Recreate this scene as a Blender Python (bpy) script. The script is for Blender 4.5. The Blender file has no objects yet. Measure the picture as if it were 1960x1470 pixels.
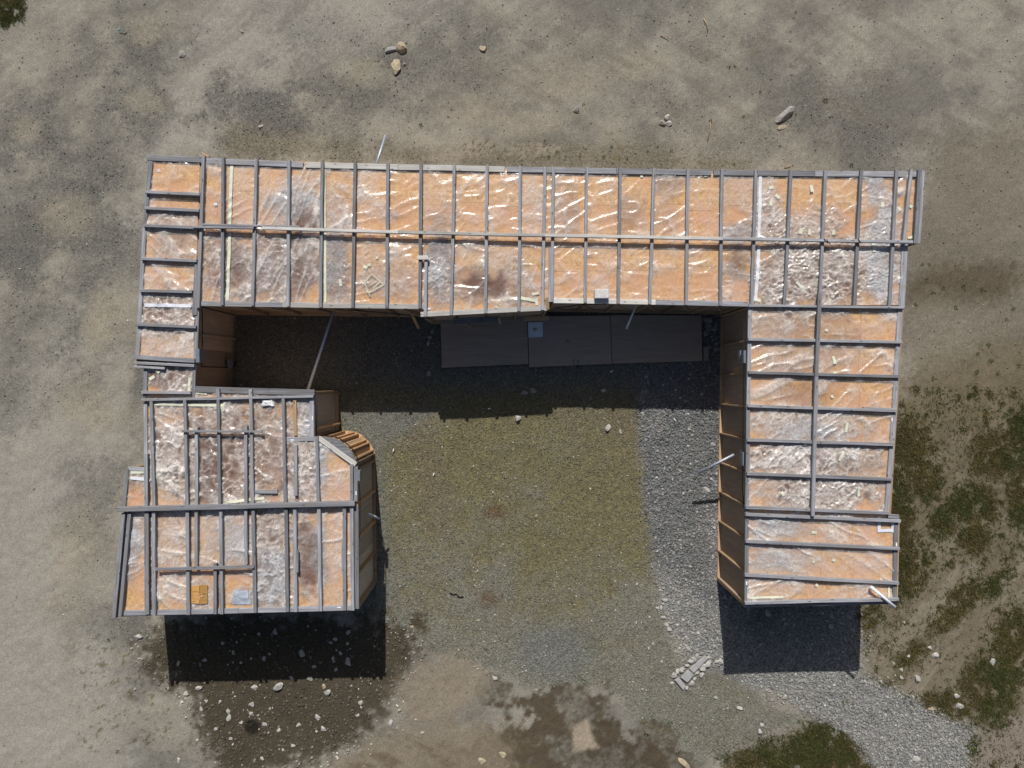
import bpy, math, random
import numpy as np
from mathutils import Vector

random.seed(7)
RNG = np.random.default_rng(11)
SC = bpy.context.scene
COL = SC.collection

# ------------------------------------------------------------------ camera, light, exposure
H = 20.0            # flying height of the camera, metres
F = 1359.0          # focal length in photo pixels
CX, CY = 980.0, 735.0
cam_d = bpy.data.cameras.new("camera")
cam = bpy.data.objects.new("camera", cam_d)
COL.objects.link(cam)
cam.location = (0, 0, H)
cam.rotation_euler = (0, 0, 0)
cam_d.sensor_width = 36
cam_d.lens = 36 * F / 1960
cam_d.clip_end = 2000
SC.camera = cam

SUN_DIR = Vector((0.085, -1.0, -0.92)).normalized()
elev = math.asin(-SUN_DIR.z)
world = bpy.data.worlds.new("World")
SC.world = world
world.use_nodes = True
wn = world.node_tree
bg = wn.nodes["Background"]
sky = wn.nodes.new("ShaderNodeTexSky")
sky.sky_type = 'NISHITA'
sky.sun_disc = False
sky.dust_density = 2.5
sky.sun_elevation = elev
sky.sun_rotation = math.atan2(-SUN_DIR.x, -SUN_DIR.y)
wn.links.new(sky.outputs[0], bg.inputs[0])
bg.inputs[1].default_value = 0.06
sun_d = bpy.data.lights.new("sun", 'SUN')
sun_d.energy = 4.6
sun_d.angle = math.radians(0.5)
sun_d.color = (1.0, 0.965, 0.92)
sun = bpy.data.objects.new("sun", sun_d)
COL.objects.link(sun)
sun.rotation_euler = SUN_DIR.to_track_quat('-Z', 'Y').to_euler()
sun.location = (0, 10, 30)

vs = SC.view_settings
vs.view_transform = 'Standard'
vs.look = 'None'
vs.exposure = 0.0
vs.gamma = 1.0
vs.use_curve_mapping = False
SC.render.engine = 'CYCLES'
SC.cycles.max_bounces = 8
SC.cycles.transparent_max_bounces = 12
SC.cycles.caustics_reflective = False
SC.cycles.caustics_refractive = False


def P(px, py, z):
    k = (H - z) / F
    return Vector(((px - CX) * k, (CY - py) * k, z))


def lin(r, g, b, s=1.0):
    def c(v):
        v /= 255.0
        return (v / 12.92 if v <= 0.04045 else ((v + 0.055) / 1.055) ** 2.4) * s
    return np.array((c(r), c(g), c(b)))


# ------------------------------------------------------------------ numpy noise
def _hash(ix, iy, seed):
    h = (ix.astype(np.int64) * 374761393 + iy.astype(np.int64) * 668265263 + seed * 974634533) & 0xFFFFFFFF
    h = ((h ^ (h >> 13)) * 1274126177) & 0xFFFFFFFF
    h = h ^ (h >> 16)
    return (h & 0xFFFFFF) / float(0xFFFFFF)


def vnoise(x, y, seed=0):
    xi = np.floor(x); yi = np.floor(y)
    fx = x - xi; fy = y - yi
    fx = fx * fx * fx * (fx * (fx * 6 - 15) + 10); fy = fy * fy * fy * (fy * (fy * 6 - 15) + 10)
    a = _hash(xi, yi, seed); b = _hash(xi + 1, yi, seed)
    c = _hash(xi, yi + 1, seed); d = _hash(xi + 1, yi + 1, seed)
    return (a * (1 - fx) + b * fx) * (1 - fy) + (c * (1 - fx) + d * fx) * fy


def fbm(x, y, seed=0, octaves=4, gain=0.5):
    s = 0; a = 1.0; t = 0
    for o in range(octaves):
        s = s + a * vnoise(x * 0.866 - y * 0.5 + o * 17.3, x * 0.5 + y * 0.866 - o * 9.1, seed + o * 31)
        t += a; a *= gain; x = x * 2.03; y = y * 2.03
    return s / t


def worley(x, y, seed=0):
    xi = np.floor(x); yi = np.floor(y)
    f1 = np.full(x.shape, 9.0); f2 = np.full(x.shape, 9.0)
    for dx in (-1, 0, 1):
        for dy in (-1, 0, 1):
            cx = xi + dx; cy = yi + dy
            px = cx + _hash(cx, cy, seed); py = cy + _hash(cx, cy, seed + 77)
            d = np.hypot(px - x, py - y)
            n1 = np.minimum(f1, d)
            f2 = np.minimum(np.maximum(f1, d), f2)
            f1 = n1
    return f1, f2


def sstep(a, b, x):
    t = np.clip((x - a) / (b - a), 0, 1)
    return t * t * (3 - 2 * t)


# ------------------------------------------------------------------ materials
def new_mat(name):
    m = bpy.data.materials.new(name)
    m.use_nodes = True
    nt = m.node_tree
    bs = nt.nodes["Principled BSDF"]
    bs.inputs["Specular IOR Level"].default_value = 0.25
    return m, nt, bs


def N(nt, t, **kw):
    n = nt.nodes.new(t)
    for k, v in kw.items():
        if k.startswith("i_"):
            n.inputs[int(k[2:]) if k[2:].isdigit() else k[2:]].default_value = v
        else:
            setattr(n, k, v)
    return n


def ramp(nt, fac, stops):
    r = nt.nodes.new("ShaderNodeValToRGB")
    e = r.color_ramp.elements
    while len(e) < len(stops):
        e.new(0.5)
    for i, (p, c) in enumerate(stops):
        e[i].position = p
        e[i].color = (c[0], c[1], c[2], 1)
    nt.links.new(fac, r.inputs[0])
    return r.outputs[0]


def mixc(nt, fac, a, b, mode='MIX'):
    m = nt.nodes.new("ShaderNodeMix")
    m.data_type = 'RGBA'; m.blend_type = mode
    for sock, v in ((m.inputs[0], fac), (m.inputs[6], a), (m.inputs[7], b)):
        if hasattr(v, "is_output") or isinstance(v, bpy.types.NodeSocket):
            nt.links.new(v, sock)
        elif isinstance(v, (int, float)):
            sock.default_value = v
        else:
            sock.default_value = (v[0], v[1], v[2], 1)
    return m.outputs[2]


def timber(name, c0, c1, warm, rough=0.8, knots=True, spread=(0.66, 1.3)):
    """weathered sawn timber; grain runs along the local X axis"""
    m, nt, bs = new_mat(name)
    tc = N(nt, "ShaderNodeTexCoord")
    oi = N(nt, "ShaderNodeObjectInfo")
    off = N(nt, "ShaderNodeVectorMath", operation='ADD')
    sc3 = N(nt, "ShaderNodeVectorMath", operation='SCALE')
    cmb = N(nt, "ShaderNodeCombineXYZ")
    for i in range(3):
        nt.links.new(oi.outputs["Random"], cmb.inputs[i])
    nt.links.new(cmb.outputs[0], sc3.inputs[0]); sc3.inputs[3].default_value = 37.0
    nt.links.new(tc.outputs["Object"], off.inputs[0]); nt.links.new(sc3.outputs[0], off.inputs[1])
    mp = N(nt, "ShaderNodeMapping"); mp.inputs[3].default_value = (1.1, 30, 30)
    nt.links.new(off.outputs[0], mp.inputs[0])
    g = N(nt, "ShaderNodeTexNoise"); g.inputs["Scale"].default_value = 1.0; g.inputs["Detail"].default_value = 5
    nt.links.new(mp.outputs[0], g.inputs["Vector"])
    big = N(nt, "ShaderNodeTexNoise"); big.inputs["Scale"].default_value = 3.2; big.inputs["Detail"].default_value = 4
    nt.links.new(off.outputs[0], big.inputs["Vector"])
    col = ramp(nt, g.outputs[0], [(0.28, c0), (0.72, c1)])
    bf = N(nt, "ShaderNodeMapRange"); bf.inputs[1].default_value = 0.42; bf.inputs[2].default_value = 0.75
    nt.links.new(big.outputs[0], bf.inputs[0])
    col = mixc(nt, bf.outputs[0], col, warm)
    hv = N(nt, "ShaderNodeHueSaturation")
    vr = N(nt, "ShaderNodeMapRange"); vr.inputs[3].default_value = spread[0]; vr.inputs[4].default_value = spread[1]
    nt.links.new(oi.outputs["Random"], vr.inputs[0])
    nt.links.new(vr.outputs[0], hv.inputs["Value"]); nt.links.new(col, hv.inputs["Color"])
    # knots
    kv = N(nt, "ShaderNodeTexVoronoi"); kv.inputs["Scale"].default_value = 1.0
    mp2 = N(nt, "ShaderNodeMapping"); mp2.inputs[3].default_value = (3.0, 9.0, 9.0)
    nt.links.new(off.outputs[0], mp2.inputs[0]); nt.links.new(mp2.outputs[0], kv.inputs["Vector"])
    kf = N(nt, "ShaderNodeMapRange"); kf.inputs[1].default_value = 0.10; kf.inputs[2].default_value = 0.16
    kf.inputs[3].default_value = 0.65 if knots else 0.0; kf.inputs[4].default_value = 0.0
    nt.links.new(kv.outputs[0], kf.inputs[0])
    col = mixc(nt, kf.outputs[0], hv.outputs[0], (0.05, 0.035, 0.025))
    nt.links.new(col, bs.inputs["Base Color"])
    bs.inputs["Roughness"].default_value = rough
    bm = N(nt, "ShaderNodeBump"); bm.inputs["Strength"].default_value = 0.35; bm.inputs["Distance"].default_value = 0.004
    nt.links.new(g.outputs[0], bm.inputs["Height"]); nt.links.new(bm.outputs[0], bs.inputs["Normal"])
    return m


M = {}
M['grey_timber'] = timber("weathered_grey_timber", (0.13, 0.135, 0.152), (0.36, 0.365, 0.395), (0.22, 0.208, 0.20))
M['pale_timber'] = timber("bleached_pale_timber", (0.36, 0.35, 0.33), (0.60, 0.58, 0.54), (0.42, 0.40, 0.37))
M['brown_timber'] = timber("brown_timber", (0.30, 0.20, 0.12), (0.48, 0.33, 0.20), (0.37, 0.26, 0.16))
M['fresh_timber'] = timber("fresh_timber", (0.42, 0.26, 0.13), (0.60, 0.40, 0.22), (0.50, 0.32, 0.17))
M['plywood'] = timber("weathered_plywood", (0.33, 0.235, 0.165), (0.50, 0.37, 0.265), (0.36, 0.275, 0.21), 0.8, False)
M['shade_lifted_plywood'] = timber("shade_lifted_plywood", (0.52, 0.42, 0.32), (0.70, 0.58, 0.45), (0.58, 0.47, 0.37), 0.8, False)  # plywood with its colour brightened to lift the shaded east walls
M['wet_plywood'] = timber("ground_plywood", (0.28, 0.23, 0.185), (0.40, 0.335, 0.275), (0.32, 0.265, 0.22), 0.8, False, (0.8, 1.1))
M['yellow_board'] = timber("varnished_board", (0.36, 0.19, 0.06), (0.58, 0.34, 0.12), (0.45, 0.25, 0.08), 0.55)


def board_material():
    m, nt, bs = new_mat("orange_strand_board")
    tc = N(nt, "ShaderNodeTexCoord")
    cols = []
    outs = []
    for i, (rot, sc) in enumerate(((0.2, (9, 34, 1)), (1.25, (10, 38, 1)), (2.3, (8, 30, 1)))):
        mr_ = N(nt, "ShaderNodeMapping"); mr_.inputs[2].default_value = (0, 0, rot)
        nt.links.new(tc.outputs["Object"], mr_.inputs[0])
        mp = N(nt, "ShaderNodeMapping"); mp.inputs[3].default_value = sc
        nt.links.new(mr_.outputs[0], mp.inputs[0])
        v = N(nt, "ShaderNodeTexVoronoi"); v.inputs["Scale"].default_value = 1.0
        nt.links.new(mp.outputs[0], v.inputs["Vector"])
        sp = N(nt, "ShaderNodeSeparateColor"); nt.links.new(v.outputs["Color"], sp.inputs[0])
        outs.append(sp.outputs[0])
    a = N(nt, "ShaderNodeMath", operation='ADD'); nt.links.new(outs[0], a.inputs[0]); nt.links.new(outs[1], a.inputs[1])
    b = N(nt, "ShaderNodeMath", operation='ADD'); nt.links.new(a.outputs[0], b.inputs[0]); nt.links.new(outs[2], b.inputs[1])
    d = N(nt, "ShaderNodeMath", operation='DIVIDE'); nt.links.new(b.outputs[0], d.inputs[0]); d.inputs[1].default_value = 3
    col = ramp(nt, d.outputs[0], [(0.12, (0.50, 0.26, 0.095)), (0.5, (0.69, 0.405, 0.165)), (0.88, (0.80, 0.55, 0.28))])
    nz = N(nt, "ShaderNodeTexNoise"); nz.inputs["Scale"].default_value = 1.3; nz.inputs["Detail"].default_value = 5
    nt.links.new(tc.outputs["Object"], nz.inputs["Vector"])
    f = N(nt, "ShaderNodeMapRange"); f.inputs[1].default_value = 0.38; f.inputs[2].default_value = 0.68; f.inputs[4].default_value = 0.75
    nt.links.new(nz.outputs[0], f.inputs[0])
    col = mixc(nt, f.outputs[0], col, (0.68, 0.36, 0.21))
    w = N(nt, "ShaderNodeAttribute", attribute_name="wet")
    col = mixc(nt, w.outputs["Fac"], col, (0.105, 0.042, 0.030))
    nt.links.new(col, bs.inputs["Base Color"])
    bs.inputs["Roughness"].default_value = 0.7
    return m


M['board'] = board_material()


def film_material():
    m = bpy.data.materials.new("clear_plastic_film")
    m.use_nodes = True
    nt = m.node_tree
    nt.nodes.remove(nt.nodes["Principled BSDF"])
    out = nt.nodes["Material Output"]
    tc = N(nt, "ShaderNodeTexCoord")
    tr = N(nt, "ShaderNodeBsdfTransparent"); tr.inputs[0].default_value = (0.97, 0.965, 0.955, 1)
    df = N(nt, "ShaderNodeBsdfDiffuse")
    cool = N(nt, "ShaderNodeAttribute", attribute_name="cool")
    nt.links.new(mixc(nt, cool.outputs["Fac"], (0.76, 0.71, 0.66), (0.43, 0.455, 0.49)), df.inputs[0])
    fog = N(nt, "ShaderNodeAttribute", attribute_name="fog")
    nz = N(nt, "ShaderNodeTexNoise"); nz.inputs["Scale"].default_value = 16; nz.inputs["Detail"].default_value = 6
    nz.inputs["Distortion"].default_value = 1.2
    nt.links.new(tc.outputs["Object"], nz.inputs["Vector"])
    mr = N(nt, "ShaderNodeMapRange"); mr.inputs[1].default_value = 0.3; mr.inputs[2].default_value = 0.75
    mr.inputs[3].default_value = 0.45; mr.inputs[4].default_value = 1.35
    nt.links.new(nz.outputs[0], mr.inputs[0])
    mu = N(nt, "ShaderNodeMath", operation='MULTIPLY', use_clamp=True)
    nt.links.new(fog.outputs["Fac"], mu.inputs[0]); nt.links.new(mr.outputs[0], mu.inputs[1])
    m1 = N(nt, "ShaderNodeMixShader")
    nt.links.new(mu.outputs[0], m1.inputs[0]); nt.links.new(tr.outputs[0], m1.inputs[1]); nt.links.new(df.outputs[0], m1.inputs[2])
    gl = N(nt, "ShaderNodeBsdfGlossy"); gl.inputs["Roughness"].default_value = 0.23
    nz2 = N(nt, "ShaderNodeTexNoise"); nz2.inputs["Scale"].default_value = 24; nz2.inputs["Detail"].default_value = 3
    nz2.inputs["Distortion"].default_value = 0.6
    nt.links.new(tc.outputs["Object"], nz2.inputs["Vector"])
    bm = N(nt, "ShaderNodeBump"); bm.inputs["Strength"].default_value = 0.45; bm.inputs["Distance"].default_value = 0.012
    nt.links.new(nz2.outputs[0], bm.inputs["Height"]); nt.links.new(bm.outputs[0], gl.inputs["Normal"])
    nt.links.new(bm.outputs[0], df.inputs["Normal"])
    lw = N(nt, "ShaderNodeLayerWeight")
    pw = N(nt, "ShaderNodeMath", operation='POWER'); pw.inputs[1].default_value = 4.0
    nt.links.new(lw.outputs["Facing"], pw.inputs[0])
    fr = N(nt, "ShaderNodeMapRange"); fr.inputs[3].default_value = 0.06; fr.inputs[4].default_value = 0.7
    nt.links.new(pw.outputs[0], fr.inputs[0])
    m2 = N(nt, "ShaderNodeMixShader")
    nt.links.new(fr.outputs[0], m2.inputs[0]); nt.links.new(m1.outputs[0], m2.inputs[1]); nt.links.new(gl.outputs[0], m2.inputs[2])
    nt.links.new(m2.outputs[0], out.inputs[0])
    return m


M['film'] = film_material()


def simple(name, c, rough=0.6, metal=0.0, noise=0.0, scale=20, bump=0.0):
    m, nt, bs = new_mat(name)
    bs.inputs["Roughness"].default_value = rough
    bs.inputs["Metallic"].default_value = metal
    if noise or bump:
        tc = N(nt, "ShaderNodeTexCoord")
        nz = N(nt, "ShaderNodeTexNoise"); nz.inputs["Scale"].default_value = scale; nz.inputs["Detail"].default_value = 6
        nt.links.new(tc.outputs["Object"], nz.inputs["Vector"])
        c = np.array(c)
        col = ramp(nt, nz.outputs[0], [(0.3, c * (1 - noise)), (0.7, np.minimum(c * (1 + noise), 0.95))])
        nt.links.new(col, bs.inputs["Base Color"])
        if bump:
            bm = N(nt, "ShaderNodeBump"); bm.inputs["Strength"].default_value = 0.6; bm.inputs["Distance"].default_value = bump
            nt.links.new(nz.outputs[0], bm.inputs["Height"]); nt.links.new(bm.outputs[0], bs.inputs["Normal"])
    else:
        bs.inputs["Base Color"].default_value = (*c, 1)
    return m


M['green_tape'] = simple("pale_green_tape", (0.62, 0.63, 0.50), 0.5, 0, 0.10, 30)
M['aged_tape'] = simple("aged_tape", (0.52, 0.46, 0.34), 0.5, 0, 0.15, 30)
M['white_tape'] = simple("white_woven_tape", (0.66, 0.68, 0.74), 0.45, 0, 0.14, 40)
M['grey_patch'] = simple("grey_film_patch", (0.36, 0.40, 0.46), 0.4, 0, 0.25, 9)
M['steel'] = simple("galvanised_steel", (0.40, 0.43, 0.50), 0.55, 0.6, 0.12, 14)
M['pole_steel'] = simple("sky_tinted_steel_pole", (0.50, 0.57, 0.70), 0.4, 0.25, 0.08, 14)  # sky light on the shaded pole put into a bluer, brighter steel colour
M['white_pipe'] = simple("white_pipe_plastic", (0.75, 0.76, 0.80), 0.35, 0, 0.08, 9)
M['cable'] = simple("black_cable", (0.012, 0.012, 0.013), 0.5)
M['box_metal'] = simple("grey_box_metal", (0.16, 0.18, 0.21), 0.5, 0.0, 0.15, 9)
M['white_sheet'] = simple("white_square_sheet", (0.62, 0.70, 0.80), 0.5, 0, 0.06, 6)
M['rag'] = simple("white_rag", (0.80, 0.80, 0.80), 0.8, 0, 0.1, 20)
M['concrete'] = simple("grey_concrete", (0.54, 0.53, 0.51), 0.9, 0, 0.22, 24, 0.006)
M['pale_stone'] = simple("pale_stone", (0.38, 0.365, 0.335), 0.9, 0, 0.22, 14, 0.010)
M['grey_stone'] = simple("grey_stone", (0.27, 0.265, 0.25), 0.9, 0, 0.25, 14, 0.010)
M['tan_stone'] = simple("tan_stone", (0.36, 0.30, 0.21), 0.9, 0, 0.25, 14, 0.010)
M['slab_stone'] = simple("smooth_slab", (0.33, 0.33, 0.325), 0.75, 0, 0.14, 10, 0.003)
M['dark_hole'] = simple("dark_stain", (0.03, 0.03, 0.028), 0.9)


def attr_mat(name, rough, grain=None):
    m, nt, bs = new_mat(name)
    bs.inputs["Roughness"].default_value = rough
    bs.inputs["Specular IOR Level"].default_value = 0.15
    a = N(nt, "ShaderNodeAttribute", attribute_name="Col")
    col = a.outputs["Color"]
    if grain:
        tc = N(nt, "ShaderNodeTexCoord")
        n1 = N(nt, "ShaderNodeTexNoise"); n1.inputs["Scale"].default_value = 26; n1.inputs["Detail"].default_value = 8
        n1.inputs["Roughness"].default_value = 0.75
        nt.links.new(tc.outputs["Object"], n1.inputs["Vector"])
        g = ramp(nt, n1.outputs[0], [(0.28, (0.50, 0.50, 0.51)), (0.5, (1, 1, 1)), (0.74, (1.36, 1.35, 1.33))])
        col = mixc(nt, 1.0, col, g, 'MULTIPLY')
        ga = N(nt, "ShaderNodeAttribute", attribute_name="gravel")
        v = N(nt, "ShaderNodeTexVoronoi"); v.inputs["Scale"].default_value = 30
        nt.links.new(tc.outputs["Object"], v.inputs["Vector"])
        sp = N(nt, "ShaderNodeSeparateColor"); nt.links.new(v.outputs["Color"], sp.inputs[0])
        vr = ramp(nt, sp.outputs[0], [(0.0, (0.60, 0.60, 0.60)), (0.6, (1.0, 1.0, 1.0)), (1.0, (1.5, 1.49, 1.45))])
        col2 = mixc(nt, 1.0, col, vr, 'MULTIPLY')
        col = mixc(nt, ga.outputs["Fac"], col, col2)
        bm = N(nt, "ShaderNodeBump"); bm.inputs["Strength"].default_value = 0.7; bm.inputs["Distance"].default_value = 0.012
        nt.links.new(n1.outputs[0], bm.inputs["Height"]); nt.links.new(bm.outputs[0], bs.inputs["Normal"])
    nt.links.new(col, bs.inputs["Base Color"])
    return m


M['ground'] = attr_mat("ground_earth", 0.95, True)
M['gravel'] = attr_mat("loose_stones", 0.9)
M['grass'] = attr_mat("grass_blades", 0.8)


# ------------------------------------------------------------------ mesh helpers
def np_mesh(name, verts, faces, attrs=None, smooth=True):
    me = bpy.data.meshes.new(name)
    nv, nf = len(verts), len(faces)
    k = faces.shape[1]
    me.vertices.add(nv)
    me.vertices.foreach_set("co", np.ascontiguousarray(verts, dtype=np.float32).ravel())
    me.loops.add(nf * k)
    me.loops.foreach_set("vertex_index", np.ascontiguousarray(faces, dtype=np.int32).ravel())
    me.polygons.add(nf)
    me.polygons.foreach_set("loop_start", np.arange(0, nf * k, k, dtype=np.int32))
    me.polygons.foreach_set("use_smooth", np.full(nf, smooth))
    for an, data in (attrs or {}).items():
        if data.ndim == 1:
            a = me.attributes.new(an, 'FLOAT', 'POINT')
            a.data.foreach_set("value", data.astype(np.float32))
        else:
            a = me.attributes.new(an, 'FLOAT_COLOR', 'POINT')
            c = np.ones((nv, 4), dtype=np.float32); c[:, :3] = data
            a.data.foreach_set("color", c.ravel())
    me.update(calc_edges=True)
    me.validate()
    return me


def grid_faces(nu, nv):
    i = np.arange(nu - 1)[None, :] + np.arange(nv - 1)[:, None] * nu
    i = i.ravel()
    return np.stack([i, i + 1, i + 1 + nu, i + nu], axis=1)


def link(name, me, mat, parent=None, loc=(0, 0, 0), rot=None):
    o = bpy.data.objects.new(name, me)
    COL.objects.link(o)
    if mat is not None and len(me.materials) == 0:
        me.materials.append(mat)
    loc = Vector(loc)
    if parent is not None:
        o.parent = parent
        loc = loc - world_loc(parent)
    o.location = loc
    if rot is not None:
        o.rotation_euler = rot
    return o


def world_loc(o):
    v = Vector(o.location)
    while o.parent is not None:
        o = o.parent
        v = v + Vector(o.location)
    return v


def tag(o, label=None, cat=None, group=None, kind=None):
    if label: o['label'] = label
    if cat: o['category'] = cat
    if group: o['group'] = group
    if kind: o['kind'] = kind
    return o


def empty(name, loc):
    o = bpy.data.objects.new(name, None)
    COL.objects.link(o)
    o.location = loc
    o.empty_display_size = 0.3
    return o


def bar_mesh(name, L, w, h, seg=None, ch=0.006, jit=0.003):
    """sawn timber: chamfered box along X, centred in Y, z 0..h, faintly warped"""
    seg = seg or max(1, int(L / 0.9))
    c = min(ch, w * 0.2, h * 0.2)
    prof = np.array([(-w/2 + c, 0), (w/2 - c, 0), (w/2, c), (w/2, h - c), (w/2 - c, h), (-w/2 + c, h), (-w/2, h - c), (-w/2, c)])
    xs = np.linspace(0, L, seg + 1)
    V = []
    for i, x in enumerate(xs):
        dy = RNG.normal(0, jit) if 0 < i < seg else 0
        dz = abs(RNG.normal(0, jit * 0.5)) if 0 < i < seg else 0
        for (y, z) in prof:
            V.append((x, y + dy, z + dz))
    Fq = []
    for i in range(seg):
        for j in range(8):
            a = i * 8 + j; b = i * 8 + (j + 1) % 8
            Fq.append((a, b, b + 8, a + 8))
    e = seg * 8
    me = bpy.data.meshes.new(name)
    me.from_pydata(V, [], Fq + [tuple(range(7, -1, -1)), tuple(range(e, e + 8))])
    me.update()
    return me


def beam(name, parent, a, b, w, z0, z1, mat='grey_timber', ext=0.0, label=None):
    """a, b in photo pixels at height z1; a real piece of timber between the two points"""
    A = P(a[0], a[1], z1); B = P(b[0], b[1], z1)
    d = B - A; L = d.length; d.normalize()
    A = A - d * ext; L += 2 * ext
    me = bar_mesh(name, L, w, z1 - z0)
    o = link(name, me, M[mat], parent, (A.x, A.y, z0), (0, 0, math.atan2(d.y, d.x)))
    if label: o['label'] = label
    return o


def bar3(name, parent, A, B, w, h, mat, up=Vector((0, 0, 1))):
    A = Vector(A); B = Vector(B)
    d = B - A; L = d.length; d.normalize()
    y = up.cross(d).normalized(); z = d.cross(y)
    me = bar_mesh(name, L, w, h, seg=1)
    for v in me.vertices:
        v.co.z -= h / 2
    from mathutils import Matrix
    R = Matrix((d, y, z)).transposed()
    return link(name, me, M[mat], parent, A, R.to_euler())


def tube(name, parent, pts, r, mat, r1=None, n=10):
    pts = [Vector(p) for p in pts]
    base = pts[0]
    V = []; Fq = []
    for i, p in enumerate(pts):
        t = (pts[min(i + 1, len(pts) - 1)] - pts[max(i - 1, 0)]).normalized()
        ref = Vector((0, 0, 1)) if abs(t.z) < 0.9 else Vector((1, 0, 0))
        s = t.cross(ref).normalized(); u = s.cross(t)
        rr = r if r1 is None else r + (r1 - r) * i / (len(pts) - 1)
        for k in range(n):
            a = 2 * math.pi * k / n
            V.append(p - base + (s * math.cos(a) + u * math.sin(a)) * rr)
    for i in range(len(pts) - 1):
        for k in range(n):
            a = i * n + k; b = i * n + (k + 1) % n
            Fq.append((a, b, b + n, a + n))
    Fq.append(tuple(range(n - 1, -1, -1))); e = (len(pts) - 1) * n
    Fq.append(tuple(range(e, e + n)))
    me = bpy.data.meshes.new(name)
    me.from_pydata(V, [], Fq)
    for p in me.polygons:
        p.use_smooth = len(p.vertices) == 4
    me.update()
    return link(name, me, M[mat], parent, base)


def prism(name, pts, z0, z1, mat, parent=None):
    """pts: world xy, counter-clockwise"""
    c = Vector((sum(p[0] for p in pts) / len(pts), sum(p[1] for p in pts) / len(pts), z0))
    n = len(pts)
    V = [(p[0] - c.x, p[1] - c.y, 0) for p in pts] + [(p[0] - c.x, p[1] - c.y, z1 - z0) for p in pts]
    Fq = [tuple(range(n - 1, -1, -1)), tuple(range(n, 2 * n))]
    for i in range(n):
        j = (i + 1) % n
        Fq.append((i, j, n + j, n + i))
    me = bpy.data.meshes.new(name)
    me.from_pydata(V, [], Fq)
    me.update()
    return link(name, me, M[mat], parent, c)


def px_quad(pts, z):
    """photo-pixel polygon (clockwise on the picture) -> ccw world xy"""
    w = [P(x, y, z) for x, y in pts]
    w = [(v.x, v.y) for v in w]
    ar = sum(w[i][0] * w[(i + 1) % len(w)][1] - w[(i + 1) % len(w)][0] * w[i][1] for i in range(len(w)))
    return w if ar > 0 else w[::-1]


# ------------------------------------------------------------------ ground
def ring_axis(a, step, far):
    inner = np.arange(-a, a + step / 2, step)
    outs = [a]
    s = step
    while outs[-1] < far:
        s *= 1.45
        outs.append(outs[-1] + s)
    outs = np.array(outs[1:])
    return np.concatenate([-outs[::-1], inner, outs])


K0 = H / F


def ell(px, py, cx, cy, rx, ry, rot=0, soft=0.35, wob=None, wa=0.35):
    a = math.radians(rot)
    dx = (px - cx) * math.cos(a) + (py - cy) * math.sin(a)
    dy = -(px - cx) * math.sin(a) + (py - cy) * math.cos(a)
    d = np.hypot(dx / rx, dy / ry)
    if wob is not None:
        d = d + (wob - 0.5) * 2 * wa
    return 1 - sstep(1 - soft, 1 + soft, d)


def poly_sd(px, py, pts):
    d = np.full(px.shape, 1e9); inside = np.zeros(px.shape, bool)
    n = len(pts)
    for i in range(n):
        x0, y0 = pts[i]; x1, y1 = pts[(i + 1) % n]
        ex, ey = x1 - x0, y1 - y0
        t = np.clip(((px - x0) * ex + (py - y0) * ey) / (ex * ex + ey * ey), 0, 1)
        d = np.minimum(d, np.hypot(px - x0 - t * ex, py - y0 - t * ey))
        c = ((y0 > py) != (y1 > py)) & (px < ex * (py - y0) / (ey if ey else 1e-9) + x0)
        inside ^= c
    return np.where(inside, -d, d)


def poly(px, py, pts, soft=12, wob=None, wa=25):
    d = poly_sd(px, py, pts)
    if wob is not None:
        d = d + (wob - 0.5) * 2 * wa
    return 1 - sstep(-soft, soft, d)


GRAVEL_STRIP = [(1215, 590), (1382, 590), (1380, 1110), (1640, 1110), (1650, 1290), (1760, 1340), (1870, 1390), (1850, 1480),
                (1700, 1500), (1610, 1400), (1520, 1350), (1400, 1290), (1310, 1260), (1265, 1160), (1240, 1000), (1225, 850)]
COURT = [(420, 580), (1225, 580), (1232, 860), (1250, 1000), (1270, 1160), (1310, 1270), (1480, 1350), (1560, 1370), (1400, 1450),
         (1340, 1460), (1240, 1390), (1160, 1310), (1020, 1320), (900, 1270), (800, 1240), (700, 1190), (640, 1100), (640, 900), (420, 800)]
SOIL_L = [(300, 1185), (560, 1180), (800, 1185), (800, 1240), (750, 1330), (725, 1380), (690, 1420), (640, 1450), (560, 1480),
          (420, 1480), (375, 1390), (370, 1340), (300, 1300), (262, 1240)]
SOIL_R = [(905, 1300), (960, 1300), (985, 1330), (1060, 1312), (1150, 1320), (1168, 1360), (1215, 1400), (1262, 1392), (1330, 1450),
          (1345, 1500), (820, 1500), (850, 1430), (940, 1390), (1000, 1370), (930, 1340)]
MOSS_R = [(1700, 800), (1770, 790), (1860, 790), (1960, 760), (1990, 780), (1990, 1010), (1900, 1060), (1850, 1100), (1820, 1170), (1770, 1210),
          (1700, 1240), (1640, 1290), (1640, 1180), (1690, 1120)]
MOSS_B = [(1390, 1445), (1470, 1420), (1520, 1380), (1600, 1385), (1680, 1410), (1720, 1440), (1760, 1500), (1350, 1500)]
MOSS_C = [(1775, 1330), (1830, 1310), (1870, 1260), (1930, 1200), (1990, 1140), (1990, 1330), (1930, 1340), (1900, 1400), (1850, 1380), (1790, 1370), (1755, 1360)]
MOSS_D = [(1790, 1240), (1830, 1190), (1880, 1130), (1960, 1040), (1960, 1010), (1900, 1010), (1850, 1090), (1790, 1150), (1770, 1200), (1750, 1240)]


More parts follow.
